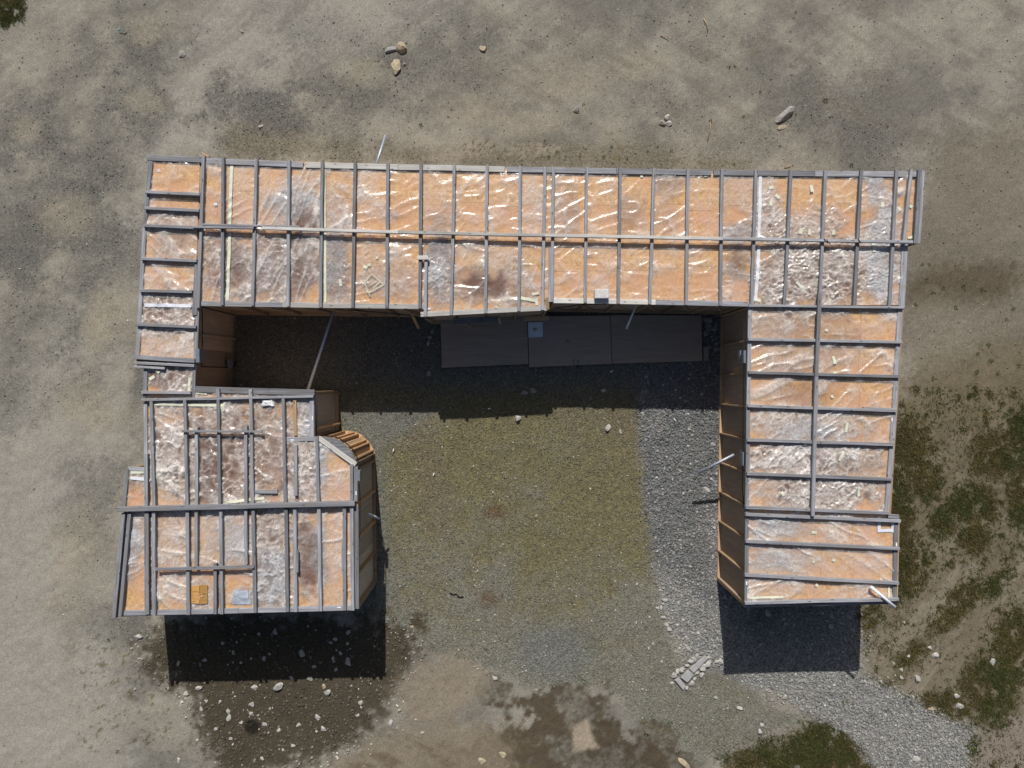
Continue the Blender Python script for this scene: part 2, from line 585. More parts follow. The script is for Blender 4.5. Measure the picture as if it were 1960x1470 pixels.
def zones(X, Y):
    """colour, gravel share and green share of the ground, all from the place's own layout"""
    px = CX + X / K0; py = CY - Y / K0
    w1 = fbm(X * 0.55, Y * 0.55, 1, 5)
    w2 = fbm(X * 1.7, Y * 1.7, 5, 5)
    w3 = fbm(X * 5.0, Y * 5.0, 9, 4)
    wob = 0.45 * w1 + 0.35 * w2 + 0.2 * w3
    col = np.empty(X.shape + (3,))
    base_a = lin(110, 107, 99); base_b = lin(140, 135, 123)
    t = sstep(0.3, 0.7, 0.6 * w1 + 0.4 * w2)
    col[:] = base_a + (base_b - base_a) * t[..., None]
    gr = np.full(X.shape, 0.18); green = np.zeros(X.shape)

    wf = fbm(X * 11, Y * 11, 13, 4)

    def lay(mask, rgb, s=1.0, g=None):
        nonlocal col, gr
        mask = np.clip(mask + (wf - 0.5) * 5.5 * mask * (1 - mask), 0, 1)
        m = np.clip(mask * s, 0, 1)
        col = col * (1 - m[..., None]) + lin(*rgb) * m[..., None]
        if g is not None:
            gr = gr * (1 - m) + g * m

    # driven track, pale fines, from the top centre to the lower left
    lay(poly(px, py, [(420, -40), (1000, -40), (620, 120), (430, 270), (300, 320), (255, 640), (240, 900), (205, 1190), (240, 1500),
                      (-40, 1500), (-40, 860), (90, 650), (230, 380)], 45, wob, 110), (147, 143, 133), 0.85, 0.03)
    # streaks dragged along the track
    wl2 = fbm(X * 1.1 + Y * .5, Y * 1.5 - X * .6, 27, 5)
    st = fbm((X * 0.75 + Y * 0.66) * 0.35, (X * 0.66 - Y * 0.75) * 2.2, 21, 4)
    lay(sstep(0.52, 0.75, st) * poly(px, py, [(-40, -40), (1200, -40), (500, 330), (250, 700), (-40, 1000)], 80), (120, 115, 106), 0.45)
    lay(sstep(0.55, 0.8, fbm(X * 1.6, Y * 0.3, 22, 4)) * poly(px, py, [(-40, 800), (250, 700), (210, 1500), (-40, 1500)], 60), (138, 131, 121), 0.6)
    for (cx, cy, rx, ry, s) in ((285, 95, 55, 55, .8), (265, 205, 50, 48, .9), (160, 110, 45, 40, .5), (55, 255, 45, 60, .8), (110, 395, 70, 75, .75),
                                (185, 330, 50, 45, .6), (240, 500, 50, 60, .7), (30, 515, 60, 26, .7), (165, 470, 45, 90, .6), (205, 640, 60, 70, .65),
                                (70, 610, 55, 40, .45), (515, 235, 85, 55, 1.0), (490, 285, 90, 30, .8), (640, 240, 90, 50, .6), (700, 180, 110, 45, .55),
                                (850, 120, 90, 55, .5), (150, 740, 60, 40, .5), (30, 760, 45, 80, .6), (175, 960, 45, 60, .65), (160, 1100, 26, 90, .5),
                                (240, 1195, 55, 30, .8), (270, 730, 14, 60, .7), (640, 60, 150, 35, .35), (880, 40, 120, 30, .4), (1350, 60, 80, 45, .35),
                                (1590, 185, 100, 55, .55), (1420, 270, 160, 40, .45), (1660, 280, 120, 40, .35), (1180, 150, 90, 25, .35)):
        lay(ell(px, py, cx, cy, rx * 1.1, ry * 1.1, 20, 0.75, 0.3 * wob + 0.7 * wl2, 1.5), (94, 93, 88), s * 0.85, 0.75)
    for (cx, cy, rx, ry) in ((285, 55, 36, 28), (268, 195, 34, 22), (130, 412, 45, 32), (50, 250, 22, 26), (225, 600, 40, 60), (180, 640, 20, 60),
                             (690, 135, 40, 22), (170, 780, 60, 40), (140, 1085, 45, 90)):
        lay(ell(px, py, cx, cy, rx, ry, 10, 0.7, 0.4 * wob + 0.6 * wl2, 1.2), (150, 142, 124), 0.5, 0.1)
    # darker gravelly band north of the long shed, pale cracked crust in it
    lay(poly(px, py, [(430, 240), (650, 260), (900, 285), (1140, 280), (1440, 300), (1440, 330), (430, 310)], 22, wob, 45), (108, 102, 88), 0.75, 0.7)
    for (cx, cy, rx, ry) in ((1015, 287, 48, 11), (912, 281, 38, 18), (850, 300, 40, 8), (1010, 235, 60, 22), (1080, 150, 110, 40), (900, 210, 70, 30), (1230, 120, 60, 30)):
        lay(ell(px, py, cx, cy, rx, ry, -4, 0.45, wob, 0.6), (150, 141, 125), 0.45, 0.1)
    lay(sstep(0.55, 0.72, w2) * poly(px, py, [(1020, 262), (1190, 265), (1190, 322), (1040, 318)], 25), (96, 84, 40), 0.7)
    s2 = fbm((X * 0.87 - Y * 0.5) * 0.4, (X * 0.5 + Y * 0.87) * 3.6, 23, 4)
    lay(sstep(0.52, 0.72, s2) * poly(px, py, [(900, -40), (1990, -40), (1990, 260), (1300, 260), (900, 200)], 60), (112, 106, 95), 0.45)
    for (x0, y0, x1, y1) in ((1395, 60, 1475, 115), (1400, 75, 1460, 118), (1340, 70, 1362, 118), (1440, 60, 1530, 120)):
        L = math.hypot(x1 - x0, y1 - y0); t = ((px - x0) * (x1 - x0) + (py - y0) * (y1 - y0)) / L
        d = np.abs((px - x0) * (y1 - y0) - (py - y0) * (x1 - x0)) / L
        lay(sstep(7, 4, d) * sstep(0, 12, t) * sstep(L, L - 12, t) * (0.35 + 0.65 * sstep(-.2, .5, np.sin(t * 1.1))) * sstep(.35, .6, w3), (98, 90, 76), 0.55)
    k1, k2 = worley(X * 5.5 + w3, Y * 5.5, 91)
    crust = np.maximum(ell(px, py, 1015, 288, 55, 16, 0, .4, wob, .6), ell(px, py, 915, 283, 40, 16, 0, .4, wob, .6))
    lay(crust * np.exp(-((k2 - k1) / 0.07) ** 2), (66, 56, 44), 0.8)
    # east yard: browner and greener
    lay(poly(px, py, [(1770, 290), (1990, 200), (1990, 820), (1720, 820), (1735, 480)], 50, wob, 60), (112, 105, 91), 0.8, 0.25)
    lay(ell(px, py, 1850, 545, 110, 35, -8, 0.6, wob, 0.5), (76, 66, 50), 0.7)
    lay(ell(px, py, 1810, 640, 60, 60, 0, 0.7, wob, 0.5), (128, 122, 108), 0.5)
    lay(poly(px, py, [(1700, 720), (1990, 650), (1990, 1500), (1640, 1300), (1700, 1100)], 50, wob, 40), (106, 96, 74), 0.7, 0.15)
    # moss and grass: dense clumps in a wide thin spread
    w4 = fbm(X * 3.4, Y * 3.4, 81, 5); w6 = fbm(X * 7.5, Y * 7.5, 82, 4)
    thin = poly(px, py, [(1705, 760), (1800, 720), (1990, 690), (1990, 1500), (1740, 1500), (1640, 1300), (1650, 1150), (1700, 1130)], 60, wob, 60)
    thin = np.maximum(thin, poly(px, py, MOSS_B, 25, wob, 60))
    lay(thin * sstep(0.30, 0.62, w2), (92, 84, 64), 0.65, 0.15)
    dots = thin * sstep(0.62, 0.72, 0.5 * w4 + 0.5 * w6)
    dense = np.zeros(X.shape)
    for (cx, cy, rx, ry, rt) in ((1730, 855, 48, 50, 0), (1722, 960, 30, 110, 0), (1735, 1080, 42, 60, 0), (1800, 1000, 22, 30, 0), (1860, 965, 44, 34, 0), (1862, 1030, 28, 26, 0), (1905, 870, 42, 40, 0),
                                 (1952, 940, 22, 60, 0), (1955, 830, 24, 40, 0), (1826, 1160, 62, 26, -42), (1728, 1246, 40, 26, 0), (1942, 1240, 36, 70, 0), (1895, 1320, 52, 60, 0), (1802, 1352, 52, 28, 10),
                                 (1915, 1120, 40, 20, -40), (1650, 1430, 100, 50, 12), (1590, 1408, 70, 30, 0), (1480, 1455, 85, 24, 0), (1560, 1450, 110, 34, 0), (1700, 1460, 50, 30, 0), (1660, 1180, 26, 20, -40), (1860, 1425, 16, 22, 0), (1770, 920, 30, 40, 0), (20, 10, 26, 34, 0)):
        dense = np.maximum(dense, ell(px, py, cx, cy, rx, ry, rt, 0.5, 0.4 * wob + 0.6 * w4, 1.0))
    dense = dense * sstep(0.30, 0.50, 0.5 * w4 + 0.5 * w6)
    mm = np.maximum(dense, 0.8 * dots)
    lay(mm, (74, 68, 44), 0.85, 0.0)
    lay(dense * sstep(0.46, 0.62, w4), (60, 56, 37), 0.75, 0.0)
    green = np.maximum(green, np.maximum(mm, 0.07 * thin))
    # tyre tracks in pale earth on the south-east
    for pts in ([(1652, 1275), (1700, 1220), (1770, 1130), (1830, 1070), (1860, 1080), (1800, 1170), (1740, 1230), (1700, 1290)],
                [(1735, 1330), (1760, 1275), (1850, 1190), (1990, 1040), (1990, 1090), (1900, 1190), (1830, 1270), (1790, 1330)]):
        m = poly(px, py, pts, 20, 0.5 * wob + 0.5 * w4, 46)
        rutl = fbm((X * 0.62 + Y * 0.78) * 0.5, (X * 0.78 - Y * 0.62) * 5.5, 83, 4)
        lay(m, (127, 119, 104), 0.8, 0.12); lay(m * sstep(0.5, 0.68, rutl), (100, 90, 72), 0.6)
        green = green * (1 - 0.85 * m)
    lay(poly(px, py, [(1870, 1400), (1990, 1350), (1990, 1500), (1840, 1500)], 25, wob, 30), (128, 118, 108), 0.8, 0.2)
    # courtyard: fine gravel stained olive, bluer to the south
    c = poly(px, py, COURT, 14, wob, 22)
    oliv = lin(107, 101, 74); blu = lin(113, 111, 99); brn = lin(106, 97, 79)
    tb = sstep(0.30, 0.74, 0.45 * w1 + 0.35 * w2 + 0.2 * w3 + np.clip((py - 1090) / 800, -.22, .22))
    ts = sstep(0.45, 0.7, fbm(X * 1.3 + Y * 0.35, Y * 0.28, 33, 4))
    cc = oliv + (blu - oliv) * tb[..., None]
    cc = cc + (brn - cc) * (0.6 * ts * (1 - tb))[..., None]
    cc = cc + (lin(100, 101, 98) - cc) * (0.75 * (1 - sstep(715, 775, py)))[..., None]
    edge = np.maximum(poly(px, py, [(650, 770), (860, 780), (740, 860), (745, 1150), (650, 1200)], 25, wob, 25),
                      ell(px, py, 1060, 1250, 70, 50, 0, .6, wob, .5))
    cc = cc + (lin(104, 106, 102) - cc) * (0.75 * edge)[..., None]
    rust = np.maximum(ell(px, py, 945, 980, 20, 14, 0, .6, wob, .5), ell(px, py, 935, 1145, 22, 18, 0, .7, wob, .6))
    cc = cc + (lin(88, 64, 40) - cc) * (0.6 * rust)[..., None]
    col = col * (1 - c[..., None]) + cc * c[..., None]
    gr = gr * (1 - c) + 0.75 * c
    # grey crushed stone strip along the east wing
    g = poly(px, py, GRAVEL_STRIP, 16, 0.5 * wob + 0.5 * w3, 26)
    gcol = lin(105, 106, 105) + (lin(126, 125, 120) - lin(105, 106, 105)) * sstep(0.4, 0.7, w1 + (py - 1000) / 900)[..., None]
    col = col * (1 - g[..., None]) + gcol * g[..., None]
    gr = gr * (1 - g) + 1.0 * g
    green = green * (1 - g)
    # damp brown soil south of the west wing, and the dark patch at the bottom
    lay(poly(px, py, SOIL_L, 26, 0.5 * wob + 0.5 * w3, 60), (66, 58, 44), 0.92, 0.35)
    lay(poly(px, py, SOIL_R, 10, 0.5 * w2 + 0.5 * w3, 62) * (0.55 + 0.45 * sstep(.4, .6, w2)), (71, 61, 46), 0.9, 0.1)
    lay(ell(px, py, 845, 1320, 90, 55, -25, .4, wob, .5), (132, 122, 106), 0.85, 0.1)
    lay(poly(px, py, [(560, 1500), (700, 1420), (800, 1390), (930, 1385), (1010, 1420), (960, 1500)], 22, wob, 45), (124, 113, 96), 0.75, 0.1)
    lay(sstep(0.5, 0.66, fbm((X * .9 - Y * .4) * .8, (X * .4 + Y * .9) * 3, 44, 4)) * poly(px, py, [(640, 1500), (720, 1400), (1100, 1380), (1200, 1500)], 20), (92, 80, 60), 0.6)
    lay(ell(px, py, 482, 1392, 15, 14, 0, .25), (26, 24, 20), 0.85, 0.0)
    # pale hard patch at the bottom
    lay(poly(px, py, [(1097, 1392), (1124, 1378), (1132, 1408), (1147, 1432), (1098, 1438)], 5, wob, 8), (152, 140, 122), 0.9, 0.0)
    # green stain along track edges on the left
    lay(sstep(0.62, 0.70, 0.5 * wf + 0.5 * w3) * poly(px, py, [(150, 1220), (380, 1240), (370, 1440), (150, 1450)], 40), (84, 78, 48), 0.7)
    far = sstep(15.2, 19, np.hypot(X * 0.82, Y))
    col = col * (1 - far[..., None]) + lin(130, 125, 114) * far[..., None]
    # sandy speckle
    spk = vnoise(X * 21, Y * 21, 71)
    col = col * (0.90 + 0.2 * spk)[..., None]
    return col, gr, green, (w1, w2, w3)


def ground_height(X, Y, w=None):
    if w is None:
        w = (fbm(X * 0.55, Y * 0.55, 1, 5), fbm(X * 1.7, Y * 1.7, 5, 5), fbm(X * 5.0, Y * 5.0, 9, 4))
    fade = 1 - sstep(16, 30, np.hypot(X, Y))
    return ((w[0] - 0.5) * 0.04 + (w[1] - 0.5) * 0.035 + (w[2] - 0.5) * 0.022) * fade - 0.01


def build_ground():
    ax = ring_axis(14.9, 0.05, 500); ay = ring_axis(11.3, 0.05, 500)
    X, Y = np.meshgrid(ax, ay)
    col, gr, green, w = zones(X, Y)
    Z = ground_height(X, Y, w)
    rut = fbm((X * 0.75 + Y * 0.66) * 0.3, (X * 0.66 - Y * 0.75) * 4.5, 61, 3)
    Z = Z + (rut - 0.5) * 0.02 * (1 - np.clip(gr, 0, 1))
    V = np.stack([X.ravel(), Y.ravel(), Z.ravel()], 1)
    me = np_mesh("ground", V, grid_faces(len(ax), len(ay)), {"Col": col.reshape(-1, 3), "gravel": gr.ravel()})
    o = link("ground", me, M['ground'])
    tag(o, "bare earth yard of grey fines and gravel around the sheds", None, None, "structure")


build_ground()


# ------------------------------------------------------------------ roof film: wear maps laid out on the roof
# (centre x, centre y, radius x, radius y, crumple, damp, fog)
WEAR = [
    (470, 380, 50, 60, 0, 0, .30), (430, 500, 45, 85, .55, .35, .30), (520, 520, 110, 62, .45, .60, .28), (575, 390, 50, 55, .05, .25, .62),
    (585, 425, 38, 42, 0, .75, .2), (530, 400, 40, 40, 0, .1, .35), (640, 440, 32, 75, .1, .3, .42), (640, 530, 28, 55, .6, .55, .25),
    (705, 345, 26, 60, 0, 0, .38), (715, 540, 30, 30, .5, .2, .3), (715, 490, 30, 35, 0, .1, .3), (770, 540, 28, 35, .4, .2, .25), (735, 520, 50, 40, .1, .05, .22),
    (748, 412, 24, 9, 0, .35, .25), (843, 425, 28, 30, 0, .35, .22), (842, 510, 26, 80, .45, .55, .34), (930, 545, 55, 34, 0, .72, .15), (905, 470, 30, 25, .1, .1, .25),
    (985, 545, 50, 48, .35, .30, .35), (960, 500, 60, 45, .1, .1, .30), (1020, 380, 26, 62, .1, .05, .42), (1080, 400, 30, 70, .1, .12, .22),
    (1280, 350, 30, 28, .1, .45, .30), (1210, 410, 28, 50, 0, .22, .1), (1275, 420, 26, 45, 0, .15, .1), (1150, 545, 16, 18, 0, .1, .4), (1410, 350, 30, 60, .1, .12, .25),
    (1412, 450, 30, 24, 0, .42, .25), (1412, 505, 28, 40, 0, .52, .18),
    (1540, 525, 110, 72, 1.0, .35, .36), (1480, 430, 36, 60, .75, .2, .40), (1560, 432, 60, 30, .7, .1, .25), (1620, 520, 80, 70, .9, .3, .32),
    (1690, 480, 40, 112, .55, .25, .50), (1676, 365, 18, 38, 0, .45, .45), (1465, 360, 18, 40, .3, 0, .45),
    (330, 465, 45, 30, .1, .35, .30), (325, 425, 50, 22, .35, .25, .3), (330, 505, 50, 40, 0, 0, .1), (320, 600, 62, 40, .75, .35, .25), (318, 657, 58, 34, .1, .1, .40),
    (320, 727, 55, 28, 1.0, .5, .2), (320, 575, 50, 20, .4, .2, .3),
    (420, 865, 175, 108, 1.0, .32, .22), (325, 865, 42, 110, .30, .05, .52), (402, 900, 30, 80, .2, .70, 0), (575, 890, 48, 85, .95, .32, .24),
    (640, 930, 45, 60, .1, .02, .28), (616, 900, 14, 70, .4, .2, .5), (590, 800, 28, 40, .7, .25, .32), (440, 800, 40, 30, .2, .1, .35),
    (325, 1030, 48, 70, .35, .10, .40), (390, 1030, 34, 60, .3, .05, .42), (450, 1030, 45, 60, .25, .12, .52), (525, 1060, 38, 112, .85, .35, .42),
    (590, 1060, 32, 70, .2, .75, .18), (640, 1075, 34, 95, .1, .02, .36), (615, 1060, 10, 100, .2, .1, .6), (250, 1040, 22, 55, .1, .4, .45),
    (460, 1143, 20, 17, 0, .3, .5), (385, 1140, 30, 30, .4, .2, .4), (340, 1120, 50, 40, .2, .05, .3), (660, 1020, 15, 100, 0, 0, .35),
    (1490, 625, 48, 28, .45, .25, .32), (1560, 640, 70, 110, 0, .30, .10), (1500, 690, 60, 26, .1, .2, .28), (1640, 680, 60, 22, .1, 0, .2), (1480, 755, 45, 22, .1, .1, .25),
    (1560, 815, 118, 32, .45, .32, .46), (1475, 815, 34, 28, 0, 0, .4), (1560, 882, 118, 36, 1.0, .38, .46), (1560, 945, 122, 36, 1.0, .38, .44), (1650, 890, 40, 60, .4, .1, .3),
    (1485, 1012, 64, 26, .3, .25, .48), (1510, 1072, 76, 28, .15, .22, .45), (1580, 1025, 70, 20, .1, 0, .3), (1520, 1130, 90, 12, .1, 0, .22), (1660, 1080, 50, 24, 0, 0, .15),
    (585, 432, 36, 36, 0, .90, -.8), (580, 505, 26, 62, 0, .80, -.6), (452, 505, 24, 42, 0, .85, -.6), (540, 470, 20, 34, 0, .7, -.5), (932, 545, 46, 24, 0, .9, -.8), (592, 1055, 28, 52, 0, .92, -.7),
    (1412, 500, 20, 26, 0, .62, -.6), (1590, 652, 60, 28, 0, .36, -.5), (1520, 700, 46, 22, 0, .30, -.4), (1545, 752, 50, 26, 0, .40, -.5), (1280, 354, 26, 14, 0, .5, -.3), (1205, 410, 22, 42, 0, .34, -.3),
    (1090, 410, 26, 52, 0, .3, -.3), (842, 470, 20, 28, 0, .6, -.4), (640, 470, 22, 40, 0, .6, -.4), (330, 460, 30, 18, 0, .5, -.3),
]
ZD = 2.40      # top of the roof boards
KR = (H - 2.43) / F


COOL = [(614, 880, 15, 55), (250, 1035, 22, 55), (452, 1035, 42, 52), (612, 1060, 12, 100), (520, 1110, 40, 55), (588, 790, 18, 40), (463, 1143, 22, 18), (1690, 480, 26, 105), (1676, 365, 16, 36),
        (1490, 1006, 50, 20), (1485, 1072, 46, 24), (1545, 830, 60, 26), (640, 500, 22, 60), (842, 500, 20, 60), (560, 390, 40, 36), (1410, 450, 26, 30)]


def coolness(X, Y):
    px = CX + X / KR; py = CY - Y / KR
    w = fbm(X * 3.2, Y * 3.2, 190, 4)
    m = np.zeros(X.shape)
    for e in COOL:
        m = np.maximum(m, ell(px, py, *e, 0, 0.4, w, 0.8))
    return m


def wear(X, Y):
    px = CX + X / KR; py = CY - Y / KR
    w2 = fbm(X * 2.2, Y * 2.2, 105, 4); w3 = fbm(X * 7, Y * 7, 109, 3)
    wob = 0.6 * w2 + 0.4 * w3
    c = np.zeros(X.shape); wet = np.zeros(X.shape); fog = np.zeros(X.shape); clear = np.zeros(X.shape)
    for (cx, cy, rx, ry, a, b, f) in WEAR:
        m = ell(px, py, cx, cy, rx, ry, 0, 0.45, wob, 0.9)
        if f < 0:
            fog = fog * (1 + f * m); clear = np.maximum(clear, -f * m); f = 0
        c = np.maximum(c, a * m); wet = np.maximum(wet, b * m); fog = np.maximum(fog, f * m)
    # stuck and lifted cells of crumpled film
    wx = X + 0.16 * (fbm(X * 5, Y * 5, 120, 3) - .5) * 2; wy = Y + 0.16 * (fbm(X * 5, Y * 5, 130, 3) - .5) * 2
    sel = (px < 700) & (py > 700)
    top = px > 1430
    sx = np.where(sel, 4.2, np.where(top & (py < 600), 3.6, 4.6)); sy = np.where(sel, 3.4, np.where(top & (py < 600), 9.0, 5.2))
    f1, f2 = worley(wx * sx, wy * sy, 140)
    g1, g2 = worley(wx * sx * 2.1 + 3.3, wy * sy * 2.1, 141)
    lift = sstep(0.40, 0.66, fbm(X * 3.1, Y * 3.1, 150, 3))
    ridge = np.exp(-((f2 - f1) / 0.22) ** 2) * (0.35 + 0.65 * lift) + 0.55 * np.exp(-((g2 - g1) / 0.16) ** 2) * sstep(0.5, 0.7, fbm(X * 2.3, Y * 2.3, 151, 3))
    ridge = np.clip(ridge, 0, 1)
    cell = sstep(0.22, 0.62, f2 - f1) * sstep(0.34, 0.55, fbm(X * 2.0, Y * 2.0, 152, 3))
    fine = fbm(X * 14, Y * 14, 153, 4)
    streak = fbm(X * 3 + Y * 2, Y * 14 - X * 5, 160, 3)
    base_fog = 0.07 + 0.20 * sstep(0.42, 0.8, fbm(X * 2.6, Y * 3.4, 170, 4))
    film_air = np.clip(1 - cell * c, 0, 1)
    fog2 = 0.85 * base_fog + 0.74 * fog * (0.35 + 1.1 * streak) * (1 - 0.85 * cell * c) + c * (0.07 * film_air * (0.4 + fine) + 0.50 * ridge * (0.1 + 1.5 * fine ** 1.5))
    wet2 = wet * (0.75 + 0.7 * w2) + c * (0.36 + 0.62 * cell)
    fog2 = fog2 * (1 - 0.7 * clear)
    pan = sstep(376, 380, px) * (1 - sstep(416, 420, px)) * sstep(828, 832, py) * (1 - sstep(962, 968, py))   # soaked board
    pan = np.maximum(pan, sstep(421, 424, px) * (1 - sstep(536, 542, px)) * sstep(770, 800, py) * (1 - sstep(930, 960, py)) * 0.55 * sstep(.3, .6, w2))
    wet2 = np.maximum(wet2, 0.72 * pan); fog2 = fog2 * (1 - 0.72 * pan) + 0.30 * pan * ridge * fine
    return np.clip(fog2, 0, 0.92), np.clip(wet2, 0, 0.92), c, ridge


def folds(X, Y, ang, wl, seed, length=0.7):
    ca, sa = math.cos(ang), math.sin(ang)
    a = X * ca + Y * sa; b = -X * sa + Y * ca
    b = b + 0.10 * (fbm(X * 2, Y * 2, seed + 3, 2) - .5)
    n = vnoise(a / length, b / wl, seed)
    r = 1 - np.abs(2 * n - 1)
    mask = sstep(0.35, 0.7, vnoise(a / (length * 0.9) + 7, b / (wl * 3), seed + 1))
    return (r ** 4) * mask


RASTER = {}
FR = 0.025


def bay(parent, quad, boards=2, axis='v', pillow=0.03, ang=None, crease=1.0, seed=0, long=1.0):
    """one bay of roof: strand boards on the deck, a sheet of clear film over them"""
    TL, TR, BR, BL = [P(x, y, ZD) for x, y in quad]
    wU = max((TR - TL).length, (BR - BL).length); wV = max((BL - TL).length, (BR - TR).length)

    def at(u, v):
        u = u[..., None]; v = v[..., None]
        q = [np.array(p) for p in (TL, TR, BR, BL)]
        return (q[0] * (1 - u) + q[1] * u) * (1 - v) + (q[3] * (1 - u) + q[2] * u) * v
    c = (TL + TR + BR + BL) / 4
    # boards
    cuts = np.linspace(0, 1, boards + 1)
    if boards > 1:
        cuts[1:-1] += RNG.uniform(-0.08, 0.08, boards - 1)
    for i in range(boards):
        s0, s1 = cuts[i], cuts[i + 1]
        gap = 0.003 / (wV if axis == 'v' else wU)
        s0 += gap * (i > 0); s1 -= gap * (i < boards - 1)
        u0, u1, v0, v1 = (0, 1, s0, s1) if axis == 'v' else (s0, s1, 0, 1)
        nu = max(3, int(wU * (u1 - u0) / 0.045) + 1); nv = max(3, int(wV * (v1 - v0) / 0.045) + 1)
        U, Vv = np.meshgrid(np.linspace(u0, u1, nu), np.linspace(v0, v1, nv))
        p = at(U, Vv)
        _, wet, _, _ = wear(p[..., 0], p[..., 1])
        top = p.reshape(-1, 3) - np.array((c.x, c.y, ZD)); top[:, 2] = RNG.uniform(-0.003, 0.0)
        nt_ = len(top)
        rim = np.concatenate([np.arange(nu), np.arange(1, nv) * nu + nu - 1, (nv - 1) * nu + np.arange(nu - 2, -1, -1), np.arange(nv - 2, 0, -1) * nu])
        low = top[rim].copy(); low[:, 2] -= 0.012
        V = np.concatenate([top, low])
        k = len(rim); j = np.arange(k); jn = (j + 1) % k
        side = np.stack([rim[j], nt_ + j, nt_ + jn, rim[jn]], 1)
        gf = grid_faces(nu, nv)[:, ::-1]
        me = np_mesh("roof_board", V, np.concatenate([gf, side[:, ::-1]]), {"wet": np.concatenate([wet.ravel(), wet.ravel()[rim]])}, smooth=False)
        link("roof_board", me, M['board'], parent, (c.x, c.y, ZD))
    # film
    nu = max(6, int(wU / 0.022) + 1); nv = max(6, int(wV / 0.022) + 1)
    U, Vv = np.meshgrid(np.linspace(0, 1, nu), np.linspace(0, 1, nv))
    p = at(U, Vv)
    X, Y = p[..., 0], p[..., 1]
    fog, wet, cr, ridge = wear(X, Y)
    cl = coolness(X, Y)
    fog = np.clip(fog + 0.22 * cl, 0, .9)
    if ang is None:
        ang = [RNG.uniform(-0.25, 0.25), RNG.uniform(0.2, 0.7)]
    h = pillow * (np.clip(np.sin(np.pi * U), 0, 1) ** 0.6) * (np.clip(np.sin(np.pi * Vv), 0, 1) ** 0.6)
    calm = 1 - 0.25 * cr
    wisp = np.zeros(X.shape)
    for i, a in enumerate(ang):
        fo = folds(X, Y, a, 0.22 + 0.06 * i, 200 + i * 11 + seed, (0.5 + 0.3 * i) * long)
        h = h + crease * 0.024 * calm * fo
        wisp = wisp + fo * crease
    wl = folds(X, Y, ang[0] + 0.5, 0.11, 260 + seed, 0.3)
    h = h + 0.009 * calm * wl; wisp = wisp + 0.5 * wl
    fog = np.clip(fog + 0.24 * wisp * (0.5 + vnoise(X * 9, Y * 9, 271)), 0, 0.9)
    # puckers where the film is nailed along its long edges
    eU = np.exp(-np.minimum(U, 1 - U) * wU / 0.10); eV = np.exp(-np.minimum(Vv, 1 - Vv) * wV / 0.10)
    pu = vnoise(X * 2, Y / 0.075, 301 + seed); pv = vnoise(X / 0.075, Y * 2, 302 + seed)
    h = h + 0.020 * eU * pu + 0.020 * eV * pv
    fog = np.clip(fog + 0.24 * eU * sstep(.55, .9, pu) + 0.28 * eV * sstep(.55, .9, pv), 0, 0.9)
    h = h + 0.030 * cr * ridge * (0.5 + vnoise(X * 4, Y * 4, 310)) + 0.008 * cr * fbm(X * 9, Y * 13, 320, 2)
    h = h + 0.007 * (fbm(X * 3.2, Y * 5.5, 330, 3) - 0.3)
    h = np.maximum(h, 0.0) + 0.006
    V = p.reshape(-1, 3) - np.array((c.x, c.y, ZD)); V[:, 2] = h.ravel()
    me = np_mesh("plastic_film", V, grid_faces(nu, nv)[:, ::-1], {"fog": fog.ravel(), "cool": (0.65 * cl).ravel()})
    link("plastic_film", me, M['film'], parent, (c.x, c.y, ZD))
    ks = np.floor(X / FR).astype(int).ravel(); ls = np.floor(Y / FR).astype(int).ravel()
    for kx, ky, hh in zip(ks, ls, h.ravel()):
        t = RASTER.get((kx, ky), 0)
        if hh > t: RASTER[(kx, ky)] = hh


def film_z(x, y):
    i, j = math.floor(x / FR), math.floor(y / FR)
    return ZD + max(RASTER.get((i + a, j + b), 0.006) for a in (-1, 0, 1) for b in (-1, 0, 1))


def tape(parent, a, b, wpx, mat='green_tape', name="tape_strip"):
    A = P(a[0], a[1], 2.43); B = P(b[0], b[1], 2.43)
    d = B - A; L = max(d.length, 0.02); d.normalize(); s = Vector((-d.y, d.x, 0)); w = wpx * KR
    n = max(2, int(L / 0.05) + 1)
    V = []
    for i in range(n):
        for e in (-0.5, 0, 0.5):
            q = A + d * (L * i / (n - 1)) + s * (e * w * (1 + RNG.uniform(-.08, .08)))
            V.append((q.x, q.y, film_z(q.x, q.y) + 0.003))
    V = np.array(V)
    sm = V.copy()
    c = V.mean(0)
    V2 = np.concatenate([V - c, V - c + np.array((0, 0, 0.0012))])
    f = grid_faces(3, n)
    me = np_mesh(name, V2, np.concatenate([f, f[:, ::-1] + len(V)]))
    return link(name, me, M[mat], parent, c)


